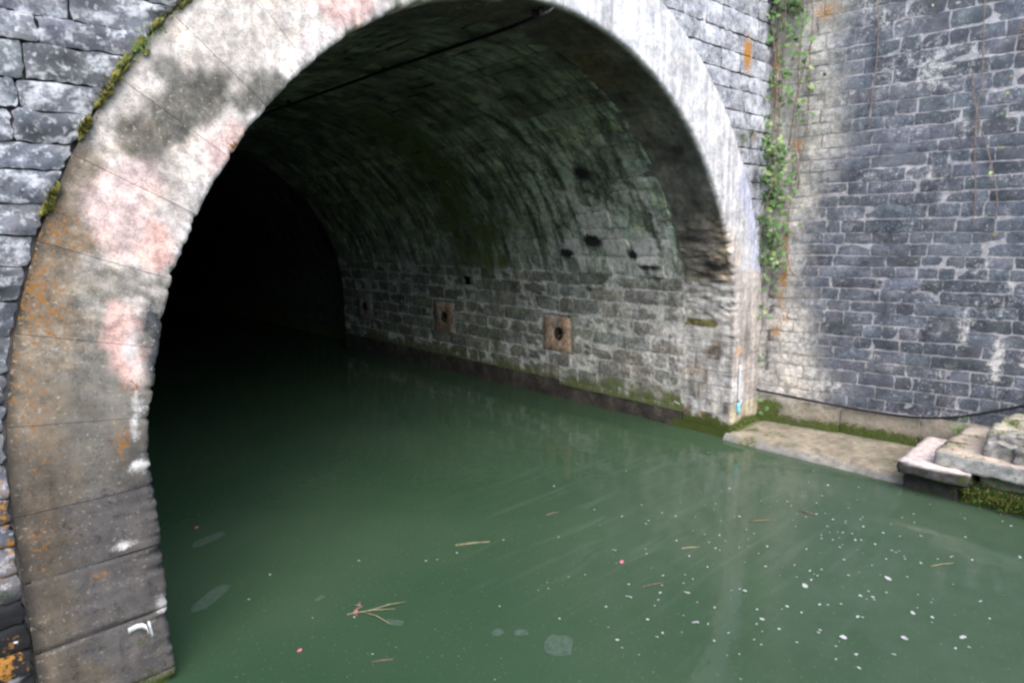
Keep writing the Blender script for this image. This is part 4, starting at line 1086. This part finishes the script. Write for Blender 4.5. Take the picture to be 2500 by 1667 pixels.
pink(-.20, -.90, .035, 'pink petal floating beside a white one in the middle of the canal')
pink(-2.36, -.24, .026, 'pink petal floating near the lower left of the water')
pink(-1.93, -.12, .03, 'pink petal lying on the floating clump of dead leaves')
pink(-2.29, 1.90, .028, 'tiny red petal floating beside the left arch pier')
cl = empty('leaf_clump', (-1.86, -.15, 0), 'floating clump of brown dead leaves and stalks', 'leaf litter')
for k in range(5):
    a = r.uniform(0, 6.28); L = r.uniform(.05, .11); c = Vector((-1.87 + r.normal(0, .03), -.14 + r.normal(0, .03), .006))
    d = Vector((math.cos(a), math.sin(a), 0)) * L / 2; n_ = Vector((-d.y, d.x, 0)).normalized() * L * .16
    V = [tuple(c - d), tuple(c + n_ + Vector((0, 0, .01))), tuple(c + d), tuple(c - n_ + Vector((0, 0, .008)))]
    mk('leaf', V, [(0, 1, 2), (0, 2, 3)], M['twig'], cl, False)
for (a, b_) in (((-1.98, -.10), (-1.72, -.26)), ((-1.86, -.16), (-1.62, -.24)), ((-1.9, -.13), (-1.83, -.38))):
    V, F = tube([(a[0], a[1], .006), ((a[0] + b_[0]) / 2 + .01, (a[1] + b_[1]) / 2, .014), (b_[0], b_[1], .006)], [.005, .004, .002], 5); mk('stalk', V, F, M['straw'], cl)
def stick(a, b_, w, label, mat='straw'):
    V, F = tube([(a[0], a[1], .004), ((a[0] + b_[0]) / 2, (a[1] + b_[1]) / 2, .008), (b_[0], b_[1], .004)], [w, w, w * .6], 6)
    tag(mk('straw_stalk', V, F, M[mat]), label, 'stalk')
stick((-.91, .16), (-.68, .02), .007, 'long straw stalk floating flat in the middle of the canal')
stick((-.02, .05), (.10, .02), .005, 'brown twig floating off the middle of the canal', 'twig')
stick((.30, -1.08), (.42, -1.16), .006, 'short straw stalk floating among white petals')
stick((1.60, -1.40), (1.62, -1.52), .006, 'reddish twig floating towards the steps', 'twig')
stick((1.1, -1.2), (1.25, -1.32), .005, 'brown leaf stalk floating near the right bank', 'twig')
stick((1.35, -2.45), (1.52, -2.55), .004, 'thin yellow stalk floating near the steps')
stick((-2.1, -.62), (-2.0, -.68), .005, 'brown leaf stalk floating at the lower left', 'twig')
stick((-.35, -1.2), (-.18, -1.28), .004, 'thin greenish stalk with a bend floating near the bottom', 'twig')
def drowned(x, y, w, h, rot, label, seed):
    n = 14; V = [(0, 0, .003)]; q = np.random.default_rng(seed)
    for i in range(n):
        t = 2 * math.pi * i / n; k = (abs(math.cos(t)) ** 4 + abs(math.sin(t)) ** 4) ** -.25 * q.uniform(.9, 1.05); V.append((w * k * math.cos(t), h * k * math.sin(t), .0025 + q.uniform(0, .001)))
    me = mesh_data('drowned_leaf', V, [(0, i, i % n + 1) for i in range(1, n + 1)], M['drowned'])
    o = bpy.data.objects.new('drowned_leaf', me); COL.objects.link(o); o.location = (x, y, 0); o.rotation_euler = (0, 0, rot); tag(o, label, 'leaf')
drowned(-1.22, -1.24, .10, .085, .7, 'large pale sodden leaf lying flat in the water near the bottom', 3)
drowned(-1.40, -.90, .036, .034, .2, 'small pale sodden leaf left of the large one', 4)
drowned(-1.30, -1.00, .030, .045, .9, 'narrow pale sodden leaf just left of the large one', 5)
drowned(-1.80, -.38, .03, .06, .6, 'pale sodden leaf under the floating dead leaf clump', 6)
drowned(-2.28, 1.62, .14, .06, .3, 'faint pale sodden leaf close to the left arch pier', 7)
drowned(-2.55, .72, .17, .06, .6, 'long faint sodden leaf beside the bracket on the left pier', 8)
drowned(-2.02, .2, .035, .022, .1, 'tiny pale sodden leaf beyond the dead leaf clump', 9)
